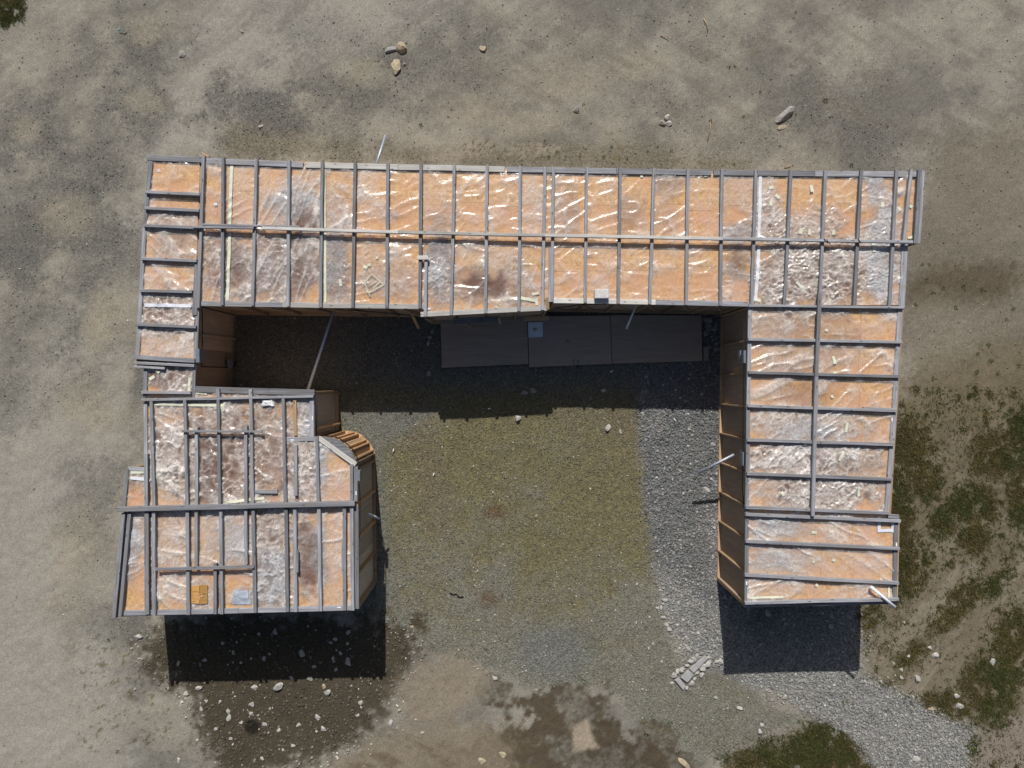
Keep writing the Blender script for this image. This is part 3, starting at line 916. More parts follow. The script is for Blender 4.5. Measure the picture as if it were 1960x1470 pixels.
# ------------------------------------------------------------------ walls
def wall(parent, a, b, studs=True, step=0.85, mat='plywood', stud_mat='brown_timber', zt=2.385, phase=0.5, n_studs=None):
    """a, b: roof-outline corners in photo pixels (travelling clockwise on the picture: the outside is on the left)"""
    A = P(a[0], a[1], ZD); B = P(b[0], b[1], ZD)
    A.z = B.z = 0
    d = B - A; L = d.length; d.normalize(); nrm = Vector((-d.y, d.x, 0))
    dep = 0.09 if studs else 0.045
    ang = math.atan2(d.y, d.x)
    w = None
    for nm, z0, z1 in (("wall", 0.0, 0.045), ("top_plate", zt - 0.045, zt)):
        V = [(x, y, z - z0) for z in (z0, z1) for x, y in ((0, -0.002), (L, -0.002), (L, -dep), (0, -dep))]
        me = bpy.data.meshes.new(nm)
        me.from_pydata(V, [], [(0, 1, 2, 3), (7, 6, 5, 4), (0, 4, 5, 1), (1, 5, 6, 2), (2, 6, 7, 3), (3, 7, 4, 0)]); me.update()
        if w is None:
            w = link(nm, me, M[stud_mat], parent, A, (0, 0, ang))
        else:
            o = link(nm, me, M[stud_mat]); o.parent = w; o.location = (0, 0, z0)
    from mathutils import Matrix
    n = max(1, round(L / 1.2))
    for i in range(n):
        pl = L / n - 0.004
        me = bar_mesh("wall_panel", 2.30, pl, 0.012, seg=1, ch=0.001)
        o = bpy.data.objects.new("wall_panel", me); COL.objects.link(o); me.materials.append(M[mat])
        o.parent = w
        # local: sheet stands upright, grain vertical
        R = Matrix(((0, 1, 0), (0, 0, -1), (-1, 0, 0)))
        R = Matrix(((0, -1, 0), (0, 0, -1), (1, 0, 0)))
        o.rotation_euler = R.to_euler()
        o.location = ((i + 0.5) * L / n, -dep - 0.002, 0.045)
    if studs:
        k = max(2, round(L / step) + 1) if n_studs is None else n_studs
        for i in range(k):
            x = 0.02 + (L - 0.04) * i / max(1, k - 1)
            me = bar_mesh("wall_stud", zt - 0.09 - 0.002, 0.04, dep - 0.006, seg=1, ch=0.003)
            o = bpy.data.objects.new("wall_stud", me); COL.objects.link(o); me.materials.append(M[stud_mat])
            o.parent = w
            R = Matrix(((0, -1, 0), (0, 0, -1), (1, 0, 0)))
            o.rotation_euler = R.to_euler()
            o.location = (x, -0.004, 0.046)
    return w


def deck(parent, pts, mat='plywood'):
    """hidden frame under the boards, closes the roof from below"""
    q = px_quad(pts, ZD)
    return prism("roof_deck", q, ZD - 0.055, ZD - 0.017, mat, parent)


BZ0, BZ1 = 2.415, 2.53


def batten(parent, a, b, w=0.077, z0=BZ0, z1=BZ1, mat='grey_timber', name="roof_batten", ext=0.0):
    return beam(name, parent, a, b, w, z0, z1, mat, ext)


def edge(parent, a, b, w=0.14, mat='grey_timber', z0=ZD - 0.012, z1=2.455):
    return beam("edge_board", parent, a, b, w, z0, z1, mat)


def lerp_at(pts, x):
    for (x0, y0), (x1, y1) in zip(pts, pts[1:]):
        if x <= x1:
            return y0 + (y1 - y0) * (x - x0) / (x1 - x0)
    return pts[-1][1]


def line_x(l, y):
    (x0, y0, x1, y1) = l
    return x0 + (x1 - x0) * (y - y0) / (y1 - y0)


def line_y(l, x):
    (x0, y0, x1, y1) = l
    return y0 + (y1 - y0) * (x - x0) / (x1 - x0)


# ------------------------------------------------------------------ long shed at the top
shed = empty("timber_shed", P(1050, 450, 0))
tag(shed, "longest timber shed across the top of the yard with a pale lengthwise ridge rail", "shed", "film covered timber sheds")
deck(shed, [(388, 303), (1000, 321), (1448, 327), (1766, 328), (1756, 466), (1733, 467), (1727, 587), (1434, 586), (1058, 578), (1046, 592), (806, 605), (805, 590), (380, 586)])
TOP = [(388, 307), (600, 316), (1100, 326), (1448, 331), (1770, 333)]
RID = [(368, 434), (501, 436), (760, 444), (1040, 450), (1500, 459), (1760, 463)]
BOT = [(370, 580), (700, 585), (805, 587), (1439, 583), (1740, 587)]
L_ = [(388.8, 298, 378.6, 589), (426.3, 300.8, 424.5, 584), (490, 303.4, 482.7, 585), (552.6, 306, 550.8, 586.5), (616.6, 309, 612.8, 588),
      (679.6, 310.5, 674.3, 589), (742, 311.6, 739.8, 589.6), (805.4, 313, 803.3, 590), (869.4, 315.4, 863.3, 603), (932.4, 315.4, 929, 599.3),
      (996, 317.4, 992.9, 595.5), (1043.4, 318.7, 1038.3, 593), (1059.7, 318.7, 1056.6, 577.6), (1123.2, 319, 1120.4, 579), (1187.5, 320.7, 1183.7, 581),
      (1252.6, 321.7, 1244, 582), (1317.6, 322.5, 1313.8, 583.5), (1382.7, 323.3, 1379.6, 584.5), (1447.5, 325.2, 1439.2, 586), (1514.5, 325.7, 1501.8, 586),
      (1580.9, 325.7, 1568.9, 585), (1649.7, 325.7, 1635.7, 586), (1717.3, 324.4, 1703.3, 587)]
BUMP_L = (815.6, 484.5, 813.8, 605.7)


def bot_y(x):
    if 806 < x < 1048: return 600 - (x - 806) * 12.5 / 242
    if x <= 806: return 580 + (x - 381) * 6.0 / 425
    return 574.5 + (x - 1058) * 7.5 / 380


for l in L_[:-1]:
    batten(shed, (l[0], l[1]), (l[2], l[3]))
batten(shed, (L_[-1][0], L_[-1][1]), (L_[-1][2], L_[-1][3]))
batten(shed, BUMP_L[:2], BUMP_L[2:])
batten(shed, (1052.4, 474), (1052.4, 577.6), 0.06, BZ0, 2.49)
batten(shed, (1745, 324.4), (1730, 468)); batten(shed, (1761.5, 324.4), (1753.5, 466), 0.10)
batten(shed, (1643.5, 425), (1637.4, 586), 0.07, BZ0, 2.49)
beam("edge_board", shed, (1767, 326), (1758.5, 466), 0.09, ZD - .012, 2.455)
beam("edge_board", shed, (1732.7, 467), (1726.5, 586), 0.15, ZD - .012, 2.455)
# north edge, in boards butted end to end
xs = [388, 580, 762, 966, 1180, 1362, 1560, 1768]
for i in range(len(xs) - 1):
    mat = 'pale_timber' if i in (1, 2) else 'grey_timber'
    x0 = xs[i] + (4 if i in (1, 3, 5) else 0.3)
    edge(shed, (x0, lerp_at(TOP, x0) + 0.5), (xs[i + 1] - 0.3, lerp_at(TOP, xs[i + 1]) + 0.5), 0.14, mat)
xs = [381, 540, 680, 812]
for i in range(3):
    edge(shed, (xs[i], bot_y(xs[i]) + 1), (xs[i + 1] - .4, bot_y(xs[i + 1] - .5 if i < 2 else 805) + 1), 0.125, 'pale_timber' if i else 'grey_timber')
edge(shed, (805, 602), (1047.5, 589.6), 0.125, 'pale_timber', ZD - .012, 2.462)
edge(shed, (1059, 575.4), (1255, 578.6), 0.125, 'pale_timber'); edge(shed, (1255.4, 578.6), (1437.5, 582.4), 0.125, 'grey_timber')
batten(shed, (1048, 570), (1048, 592), 0.09, ZD, 2.47, 'brown_timber', "edge_board")
# ridge rail, pieces lapped at the west end
beam("ridge_rail", shed, (387.5, 429.6), (573.7, 433.6), 0.05, BZ1 + .004, 2.612)
beam("ridge_rail", shed, (368.4, 434.2), (485, 436), 0.055, BZ1 + .004, 2.610)
beam("ridge_rail", shed, (501, 436), (762, 444), 0.075, BZ1 + .004, 2.614, 'pale_timber')
beam("ridge_rail", shed, (762.4, 444), (1042, 450), 0.075, BZ1 + .004, 2.614, 'pale_timber')
beam("ridge_rail", shed, (1042.4, 450), (1384, 456.6), 0.075, BZ1 + .004, 2.614, 'pale_timber')
beam("ridge_rail", shed, (1384.4, 456.6), (1748, 463), 0.075, BZ1 + .004, 2.614)
beam("timber_cleat", shed, (799, 493), (820, 493), 0.10, BZ1 + .002, 2.58, 'pale_timber')
for x, y, rr in ((1581, 461, 0.03), (1646, 461, 0.03), (1586, 463, .025)):
    q = P(x, y, 2.62)
    tube("black_tie", shed, [q + Vector((-.05, .06, 0)), q + Vector((-.02, 0, .015)), q + Vector((.03, -.05, 0)), q + Vector((.06, -.04, -.02))], 0.009, 'cable', n=6)

# bays
fold_dirs = {0: [1.0, 1.2], 1: [0.5, 1.15], 2: [0.95, 1.15], 3: [1.15, 1.25], 4: [1.6, 0.6]}
for i in range(len(L_) - 1):
    a, b = L_[i], L_[i + 1]
    xm = (a[0] + b[0]) / 2
    ytA, ytB = lerp_at(TOP, a[0]) + 4, lerp_at(TOP, b[0]) + 4
    yrA, yrB = lerp_at(RID, a[0]), lerp_at(RID, b[0])
    xa, xb = (a[2] + 0.5), (b[2] - 0.5)
    ybA, ybB = bot_y(xa) - 3, bot_y(xb) - 3
    if i == 11: ybA = ybB = 575
    if i > 17: ybA = ybB = 584
    nb = 1 if i == 11 else 2
    an = fold_dirs.get(i)
    if an is None:
        an = [RNG.uniform(-.12, .12), RNG.uniform(0.15, 0.7)] if i < 18 else [RNG.uniform(-.4, .4), RNG.uniform(0.3, 1.0)]
    pil = 0.030 if b[0] - a[0] > 30 else 0.012
    bay(shed, [(line_x(a, ytA), ytA), (line_x(b, ytB), ytB), (line_x(b, yrB), yrB), (line_x(a, yrA), yrA)], nb, 'v', pil, an, 1.3 if i < 5 else 1.0, i * 3, 1.8 if i < 5 else 1.0)
    if i == 7:   # split by the extra batten west of the jog
        bay(shed, [(line_x(a, yrA), yrA), (line_x(b, yrB), yrB), (line_x(b, 487), 487), (line_x(a, 487), 487)], 1, 'v', pil, an, 1.0, 60)
        bay(shed, [(line_x(a, 487), 487), (BUMP_L[0], 487), (BUMP_L[2], 585), (line_x(a, 585), 585)], 1, 'v', 0.01, an, 1.0, 61)
        bay(shed, [(BUMP_L[0], 487), (line_x(b, 487), 487), (line_x(b, 597), 597), (BUMP_L[2], 598)], 1, 'v', pil, [0.6, 1.3], 1.0, 62)
    else:
        bay(shed, [(line_x(a, yrA), yrA), (line_x(b, yrB), yrB), (line_x(b, ybB), ybB), (line_x(a, ybA), ybA)], nb, 'v', pil, an, 1.5 if i < 5 else 1.0, i * 3 + 1, 2.4 if i < 5 else 1.0)
bay(shed, [(1717.3, 337), (1745, 337), (1730, 463), (1709.4, 463)], 1, 'v', 0.012, [0.1, 0.6], 1, 81)
bay(shed, [(1744.5, 337), (1762, 337), (1754, 463), (1730, 463)], 1, 'v', 0.012, [0.1, 0.6], 1, 82)
bay(shed, [(1709.4, 463), (1730, 463), (1724, 584), (1703.4, 584)], 1, 'v', 0.012, [0.1, 0.6], 1, 83)

# walls of the long shed (clockwise on the picture)
wall(shed, (389, 304), (1000, 322)); wall(shed, (1000, 322), (1448, 329)); wall(shed, (1448, 329), (1768, 330))
wall(shed, (1768, 330), (1758, 466)); wall(shed, (1758, 466), (1734, 467), False); wall(shed, (1734, 467), (1730, 586))
wall(shed, (1434, 584.5), (1059, 578)); wall(shed, (1059, 578), (1048, 592), False); wall(shed, (1048, 592), (805, 605))
wall(shed, (805, 605), (805, 590), False); wall(shed, (805, 590), (380, 585))
# braces and sill on the courtyard side
for x0, y in ((498, 584), (575, 585), (650, 586), (760, 587), (1110, 578), (1180, 579), (1240, 580), (1310, 581), (1375, 582)):
    A = P(x0, y, ZD); A.z = 2.30; A.y -= 0.02
    bar3("eave_brace", shed, (A.x, A.y, 2.30), (A.x + 0.42, A.y - 0.03, 1.2), 0.045, 0.045, 'brown_timber', Vector((0, 1, 0)))
A = P(862, 601, ZD); B = P(952, 597, ZD)
bar3("window_sill", shed, (A.x, A.y - 0.10, 1.5), (B.x, B.y - 0.10, 1.5), 0.16, 0.04, 'grey_timber')
bar3("sill_bracket", shed, (A.x + .1, A.y - 0.02, 1.46), (A.x + .45, A.y - .22, 0.9), 0.05, 0.05, 'brown_timber', Vector((0, 1, 0)))
bar3("sill_bracket", shed, (B.x, B.y - 0.02, 1.46), (B.x + .05, B.y - .16, 0.9), 0.05, 0.05, 'brown_timber', Vector((0, 1, 0)))
A = P(1005, 594, ZD); B = P(1040, 592, ZD)
bar3("window_sill", shed, (A.x, A.y - 0.10, 1.2), (B.x + .2, B.y - 0.10, 1.2), 0.12, 0.04, 'brown_timber')
# prop leaning on the wall west of the jog, offcut by the north-west corner
bar3("wall_prop", shed, P(788, 600, 1.9), P(801, 628, 0.75), 0.07, 0.05, 'fresh_timber')
bar3("corner_offcut", shed, P(389, 294, 1.2), P(401, 301, 1.2), 0.03, 0.14, 'fresh_timber')
tube("drain_pipe", shed, [P(1218, 584, 1.6), P(1199, 628.6, 1.15)], 0.022, 'white_pipe', 0.032)
tube("drain_pipe", shed, [P(718, 322, 1.55), P(738, 259, 1.1)], 0.036, 'steel', 0.036)
tube("cable", shed, [P(x, y, z) for x, y, z in ((640, 592, 2.25), (720, 597, 2.0), (770, 602, 1.9), (806, 608, 2.0), (830, 610, 2.1))], 0.010, 'cable', n=6)
tube("cable", shed, [P(x, y, z) for x, y, z in ((1062, 589, 2.0), (1085, 587, 2.0), (1110, 583, 2.2), (1190, 582, 2.25))], 0.010, 'cable', n=6)

# tapes stuck to the film of the long shed
for t in (((443.6, 313), (440, 430), 6), ((440, 446), (436, 576), 6), ((621, 324), (621.5, 436), 4.5), ((622, 446), (622.5, 579), 5)):
    tape(shed, *t)
tape(shed, (1455.5, 335), (1452, 455), 6, 'white_tape'); tape(shed, (1452.5, 470), (1446, 575), 6, 'white_tape')
tape(shed, (1455, 452), (1470, 458), 4, 'white_tape'); tape(shed, (1437, 492), (1437, 528), 2.5, 'white_tape')
for (x, y, a, l, w) in ((699, 511, 20, 8, 6), (706.5, 507, 10, 6, 5), (722, 493, 70, 5, 4), (652, 541, 80, 14, 5), (1476, 359, -20, 9, 6), (1488, 376, 40, 10, 6),
                        (1474.5, 390, 80, 9, 5), (1472, 337, 0, 6, 5), (1553.5, 361, 85, 13, 6), (1532.5, 443, 100, 11, 6), (1549, 444, 95, 11, 5), (1595, 445, 85, 9, 6),
                        (1688, 392, 85, 9, 6), (1721.5, 400, 70, 7, 6), (1744, 395, 40, 6, 6), (1744, 454, -10, 12, 5), (1672, 470, 85, 26, 7), (1529, 545, 45, 16, 5),
                        (1448, 574, 10, 16, 6), (1069, 329.5, 0, 10, 5), (1170, 331, -5, 9, 4), (1228, 336, 85, 7, 5), (1292, 333, 60, 8, 5), (1352, 336.5, -10, 8, 4),
                        (1012, 573, 10, 30, 6), (1025, 562, -10, 14, 5), (1027, 577, 85, 14, 5), (950, 587, 60, 6, 5), (413, 391, -10, 6, 5), (888, 466, 40, 9, 5),
                        (303.5, 326, -10, 6, 6), (818, 591, -5, 12, 4)):
    dx, dy = math.cos(math.radians(a)) * l / 2, math.sin(math.radians(a)) * l / 2
    tape(shed, (x - dx, y - dy), (x + dx, y + dy), w, 'white_tape' if (x, y) in ((413, 391), (303.5, 326), (818, 591), (1437, 510)) else 'green_tape')
# patch of four tape strips round a clouded square
for a, b in (((698, 541), (711, 524)), ((711, 524), (735, 545)), ((735, 545), (705, 561)), ((705, 561), (698, 541)), ((704, 548), (722, 538)), ((714, 552), (727, 540)), ((706, 562), (709, 568))):
    tape(shed, a, b, 3.2, 'aged_tape')

# ------------------------------------------------------------------ narrow west link
lnk = empty("timber_shed", P(320, 520, 0))
tag(lnk, "narrow shed strip linking the long shed to the lower left shed", "shed", "film covered timber sheds")
deck(lnk, [(286, 304), (387, 306), (379, 500), (373, 694), (370, 760), (274, 760), (276, 702), (258, 700), (270, 560)])
OUT = (289, 306, 263, 690)
rows = [(277.8, 367, 382, 371.7), (276.5, 397.8, 380.6, 402.9), (274, 431.4, 384, 436), (270, 494.7, 376, 499), (266.8, 556, 367, 558.5), (260.5, 621, 374.7, 626)]
edge(lnk, (281.5, 301.5), (387, 306), 0.14)
edge(lnk, (288.5, 308), (276.5, 430), 0.10); edge(lnk, (276.4, 431), (262.3, 684), 0.10)
for r in rows:
    batten(lnk, r[:2], r[2:], 0.075)
edge(lnk, (377, 500), (372, 603), 0.12, 'grey_timber', ZD - .012, 2.48)
edge(lnk, (377.5, 580), (374, 690), 0.10); edge(lnk, (372.5, 692), (369.5, 762), 0.075)
batten(lnk, (254.8, 683), (372, 690.5), 0.11); batten(lnk, (255.6, 694.3), (371.4, 699.9), 0.07); batten(lnk, (255.6, 701.5), (314.8, 705), 0.06)
edge(lnk, (278.5, 706), (276.5, 760), 0.10)
batten(lnk, (270, 750.8), (364.5, 751.8), 0.07)
ys = [(308, 308)] + [(r[1], r[3]) for r in rows] + [(684, 690)]
INN = (383, 306, 371, 690)
for i in range(len(ys) - 1):
    (a0, a1), (b0, b1) = ys[i], ys[i + 1]
    a0 += 3 if i == 0 else 0; a1 += 3 if i == 0 else 0
    bay(lnk, [(line_x(OUT, a0) + 2, a0), (line_x(INN, a1), a1), (line_x(INN, b1), b1), (line_x(OUT, b0) + 2, b0)], 1, 'h', 0.025,
        [-0.7, -0.9] if i in (3, 4) else [RNG.uniform(-.3, .3), RNG.uniform(-.6, .6)], 1.0, 100 + i)
bay(lnk, [(279, 702), (371, 702), (368, 752), (277, 752)], 1, 'h', 0.02, [0.3, -0.6], 1, 110)
bay(lnk, [(277, 752), (368, 752), (368, 762), (277, 764)], 1, 'h', 0.006, [0.3, -0.6], 1, 111)
wall(lnk, (286, 304), (389, 306)); wall(lnk, (262, 690), (288, 306)); wall(lnk, (277, 700), (262, 690), False); wall(lnk, (274, 760), (277, 700))
wall(lnk, (380, 586), (371, 748), False, mat='plywood')
tape(lnk, (276.5, 584), (367, 585.5), 6.5, 'white_tape'); tape(lnk, (286, 726), (296, 720), 6); tape(lnk, (363.5, 723), (362.5, 748), 5); tape(lnk, (300, 708), (306, 714), 6)
xw = P(378, 600, ZD).x


def on_west(px, py, dxw=0.02):
    k = (xw + dxw) / (px - CX)
    return Vector(((px - CX) * k, (CY - py) * k, max(0.03, H - k * F)))


tube("cable", lnk, [on_west(382, 590), on_west(387, 592), on_west(387.5, 640), on_west(386.5, 690), on_west(386, 702), on_west(400, 702.5), on_west(440, 703), on_west(452, 701), on_west(453, 692)], 0.014, 'cable', n=6)
bar3("junction_box", lnk, on_west(381.5, 668, .03), on_west(381.5, 694, .03), 0.10, 0.22, 'box_metal')
q = on_west(440, 697, .03)
bar3("junction_box", lnk, q + Vector((0, .12, 0)), q + Vector((0, -.12, 0)), 0.08, 0.2, 'box_metal')
bar3("wall_rail", lnk, on_west(386, 642, .012), on_west(450, 649, .012), 0.07, 0.02, 'plywood', Vector((1, 0, 0)))

# ------------------------------------------------------------------ lower left shed
lef = empty("timber_shed", P(480, 980, 0))
tag(lef, "lower left timber shed with a rounded corner of open studs and crumpled brown film", "shed", "film covered timber sheds")
ARC = [(607, 837), (625.7, 836.3), (645.3, 841), (662.4, 853.5), (674.7, 867), (682.5, 885)]
def spline(pts, n):
    out = []
    P4 = [pts[0]] + pts + [pts[-1]]
    for i in range(1, len(P4) - 2):
        for k in range(n):
            t = k / n
            out.append(tuple(0.5 * (2 * P4[i][a] + (P4[i + 1][a] - P4[i - 1][a]) * t + (2 * P4[i - 1][a] - 5 * P4[i][a] + 4 * P4[i + 1][a] - P4[i + 2][a]) * t * t
                                    + (3 * P4[i][a] - P4[i - 1][a] - 3 * P4[i + 1][a] + P4[i + 2][a]) * t ** 3) for a in (0, 1)))
    return out + [pts[-1]]


ARC = spline(ARC, 2)
deck(lef, [(375, 746), (602, 749), (603, 836)] + ARC[1:] + [(686, 1166), (217, 1181), (236, 978), (243, 895), (279, 895), (275, 762), (374, 762)])
edge(lef, (373.5, 745), (601.8, 751.6), 0.15)
batten(lef, (416.3, 743.7), (417, 764), 0.085); batten(lef, (478.8, 745), (479.5, 763), 0.085)
beam("roof_beam", lef, (270, 765.6), (599.5, 759), 0.065, BZ0 + .004, 2.53)
beam("roof_beam", lef, (222.9, 975.7), (678.6, 964.3), 0.115, 2.42, 2.60)
beam("roof_beam", lef, (348, 825.5), (501.5, 826), 0.055, BZ1 + .003, 2.59)
beam("roof_beam", lef, (297, 1090), (485.7, 1085), 0.075, BZ1 + .003, 2.59)
UP = [(288.8, 768, 294.3, 970), (353, 765, 357.7, 968.6), (375.5, 817.7, 375.7, 970), (416.8, 764, 420, 968.6), (469.9, 815, 470.5, 968), (479.5, 763, 482.9, 966),
      (541.8, 762.8, 545.7, 964), (606, 835.5, 608.6, 963), (672.7, 889, 672.9, 960)]
for l in UP:
    batten(lef, l[:2], l[2:])
batten(lef, (563.5, 764), (565.3, 834), 0.085, BZ0, 2.475, 'brown_timber'); batten(lef, (565.3, 852), (565.7, 948.6), 0.085)
LO = [(280, 980, 280.9, 1176), (293.7, 980, 294.3, 1178.6), (358, 977, 360, 1177), (422.3, 976, 423.7, 1175.7), (484, 974, 488, 1173), (547, 974, 550, 1171),
      (564, 973, 565.7, 1171.4), (610, 971, 612.9, 1170), (659, 970, 659.4, 1168.6), (672.9, 968.6, 675, 1168.6)]
for i, l in enumerate(LO):
    batten(lef, l[:2], l[2:], 0.11 if i == 0 else 0.085)
batten(lef, (375, 977), (374.9, 1086)); batten(lef, (470, 974), (470.9, 1080)); batten(lef, (411.4, 1078.6), (411.4, 1175.7), 0.08)
batten(lef, (568.8, 1053), (568.8, 1096), 0.06, BZ1 - .02, 2.555); batten(lef, (655.6, 1036), (655.6, 1090), 0.05, BZ0, 2.49)
batten(lef, (485.7, 941.4), (531, 941.4), 0.10, BZ0, 2.47)
batten(lef, (235.7, 983), (217, 1183), 0.10); batten(lef, (247.5, 983), (229, 1180), 0.085)
edge(lef, (277.8, 771), (279.5, 968), 0.095); edge(lef, (243.5, 897), (236.5, 972), 0.09); edge(lef, (245, 897), (277, 898.5), 0.10)
batten(lef, (279.4, 868.6), (279.4, 971), 0.085)
edge(lef, (596.8, 762), (597, 836.5), 0.115); edge(lef, (546.5, 841.4), (609, 840), 0.10)
edge(lef, (681, 893), (680.4, 960), 0.10); edge(lef, (681.4, 968.6), (682.6, 1165.5), 0.115)
edge(lef, (229, 1174.4), (456, 1169.4), 0.125); edge(lef, (456.4, 1169.4), (678, 1163.6), 0.125)
# rounded corner: plywood segment, chord board
seg = [P(x, y, ZD) for x, y in ARC]
prism("corner_gusset", px_quad(ARC + [(681, 893), (608, 839)], ZD), ZD - .012, 2.44, 'grey_timber', lef)
beam("edge_board", lef, (609, 838), (680.5, 889.5), 0.12, 2.442, 2.475, 'pale_timber')
# bays
bay(lef, [(374, 748), (598, 755), (597, 760), (374, 763)], 1, 'h', 0.006, None, 1, 120)
upper = [(281, 768, 281, 970)] + [UP[0], UP[1], UP[3], UP[5], UP[6]]
for i in range(len(upper) - 1):
    a, b = upper[i], upper[i + 1]
    bay(lef, [(line_x(a, 766), 766), (line_x(b, 763), 763), (line_x(b, 968), 968), (line_x(a, 971), 971)], 2 if i else 1, 'v', 0.02 if i else .006,
        [RNG.choice([-1, 1]) * RNG.uniform(.15, .55), -.65], 1.35, 130 + i, 1.2)
bay(lef, [(541.8, 763), (594, 762), (594, 840), (543.3, 841)], 1, 'v', 0.015, [-.5, .9], 1, 140)
bay(lef, [(543.4, 843), (606.3, 843), (608.6, 963), (545.7, 964)], 1, 'v', 0.02, [-1.1, -.8], 1.1, 141)
bay(lef, [(607, 842), (678, 893), (678, 961), (608.6, 963)], 1, 'v', 0.02, [-.5, .2], 1, 142)
bay(lef, [(247, 901), (279, 902), (279, 971), (240, 973)], 1, 'v', 0.01, [.9, .5], 1, 143)
lower = [(252, 979, 232, 1172), LO[0], LO[1], LO[2], LO[3], LO[4], LO[5], LO[6], LO[7], LO[8], LO[9]]
for i in range(len(lower) - 1):
    a, b = lower[i], lower[i + 1]
    ya, yb = 979 - i * 1.2, 978 - i * 1.2
    za, zb = line_y((230, 1172, 683, 1161), a[2]), line_y((230, 1172, 683, 1161), b[2])
    wide = b[0] - a[0] > 25
    bay(lef, [(line_x(a, ya), ya), (line_x(b, yb), yb), (line_x(b, zb), zb), (line_x(a, za), za)], 2 if wide else 1, 'v', 0.02 if wide else .006,
        [RNG.choice([-1, 1]) * RNG.uniform(.2, .9), RNG.uniform(-.6, .3)], 1.3, 150 + i, 1.2)
bay(lef, [(238, 980), (247, 980), (231, 1172), (222, 1173)], 1, 'v', 0.004, [0.2], 1, 165)
# walls
wall(lef, (373, 744), (603, 749), True); wall(lef, (603, 749), (603, 837), True, 1.05, 'shade_lifted_plywood')
for i, (a, b) in enumerate(zip(ARC, ARC[1:])):
    wall(lef, a, b, True, 0.9, 'brown_timber', 'fresh_timber', 2.37, n_studs=0 if i in (2, 5, 8) else 1)
wall(lef, ARC[-1], (683.5, 900), True, 0.85, 'shade_lifted_plywood'); wall(lef, (683.5, 900), (686.5, 1167), True, 0.86, 'shade_lifted_plywood', 'fresh_timber')
wall(lef, (686.5, 1167), (218, 1181)); wall(lef, (218, 1181), (236, 978)); wall(lef, (236, 978), (244, 895)); wall(lef, (244, 895), (279, 895), False)
wall(lef, (279, 895), (275, 762))
bar3("wall_rail", lef, P(607, 820, 2.2), P(649, 811, 0.25), 0.05, 0.07, 'fresh_timber')
xe = P(603, 760, ZD).x
xe2 = P(686, 1000, ZD).x


def on_x(px, py, xp):
    k = xp / (px - CX)
    return Vector((xp, (CY - py) * k, max(0.03, H - k * F)))


tube("cable", lef, [on_x(606, 750, xe + .02), on_x(606.5, 790, xe + .02), on_x(606, 834, xe + .02)], 0.012, 'cable', n=6)
arcw = [P(x, y, 2.2) + Vector((0.05, 0.03, 0)) for x, y in ARC[1:]]
tube("cable", lef, arcw + [on_x(687.5, 905, xe2 + .02)], 0.013, 'cable', n=6)
tube("cable", lef, [on_x(687, 925, xe2 + .03), on_x(689, 945, xe2 + .03), on_x(689, 1020, xe2 + .03), on_x(687.5, 1030, xe2 + .03)], 0.011, 'cable', n=6)
bar3("junction_box", lef, on_x(687.3, 900, xe2 + .04), on_x(687.3, 919, xe2 + .04), 0.09, 0.2, 'box_metal')
tube("drain_pipe", lef, [P(705, 983, 1.3), P(725.5, 992.5, 0.95)], 0.03, 'white_pipe', 0.03)
tape(lef, (296, 773), (430, 776), 5.5); tape(lef, (424, 778), (429, 788), 6); tape(lef, (250, 904), (276, 903), 6); tape(lef, (250, 914.5), (277, 917), 6, 'white_tape')
tape(lef, (428, 962), (506, 953), 5); tape(lef, (376, 752), (396, 754), 3.5)
tape(lef, (447, 1138), (476, 1137), 15, 'grey_patch', "film_patch"); tape(lef, (445, 1150), (481, 1151), 13, 'grey_patch', "film_patch")
for x, y, a in ((598, 800, 88), (681.5, 944, 88), (649, 1162.5, 0), (559, 842, 0)):
    d = (math.cos(math.radians(a)) * 3.5, math.sin(math.radians(a)) * 3.5)
    A = P(x - d[0], y - d[1], 2.458); B = P(x + d[0], y + d[1], 2.458)
    bar3("paper_tag", lef, A, B, 0.025, 0.002, 'rag')
# loose things on that roof
rg = RNG.normal(0, 1, (9, 7))
U, Vv = np.meshgrid(np.linspace(-1, 1, 13), np.linspace(-1, 1, 9))
sh = np.clip(1 - np.maximum(np.abs(U) ** 2, np.abs(Vv) ** 2), 0, 1)
q = P(512, 771, 2.5)
X = U * 0.16 * (1 + 0.35 * (fbm(U * 1.5 + 5, Vv * 1.5, 401, 3) - .5)) + 0.05 * (fbm(U * 3, Vv * 3, 402) - .5)
Y = Vv * 0.09 * (1 + 0.9 * (fbm(U * 1.5, Vv * 1.5 + 9, 403, 3) - .5)) + 0.06 * (fbm(U * 2, Vv * 2, 404) - .5)
Z = 0.02 + 0.10 * fbm(U * 2.2, Vv * 2.2, 405, 4) * (sh + .2)
me = np_mesh("white_rag", np.stack([X.ravel(), Y.ravel(), Z.ravel()], 1), grid_faces(13, 9))
o = link("white_rag", me, M['rag'], None, (q.x, q.y, 2.42))
sol = o.modifiers.new("thickness", 'SOLIDIFY'); sol.thickness = 0.006
tag(o, "crumpled white rag lying under the top beam of the lower left roof", "rag")
yb = empty("hatch_board", P(381, 1139, 2.45))
tag(yb, "yellow varnished wooden hatch lying on the film near the front of the lower left roof", "hatch")
prism("board_plank", px_quad([(366, 1122), (381, 1121.5), (381, 1156), (366, 1155)], 2.47), 2.445, 2.462, 'yellow_board', yb)
prism("board_plank", px_quad([(382, 1120), (397, 1120.5), (397, 1156), (382, 1156.5)], 2.47), 2.445, 2.470, 'yellow_board', yb)
for a, b in (((368.5, 1132), (379, 1132)), ((368.5, 1146), (379, 1146)), ((369, 1132), (369, 1146)), ((379, 1132), (379, 1146))):
    bar3("hatch_trim", yb, P(a[0], a[1], 2.466), P(b[0], b[1], 2.466), 0.015, 0.008, 'yellow_board')

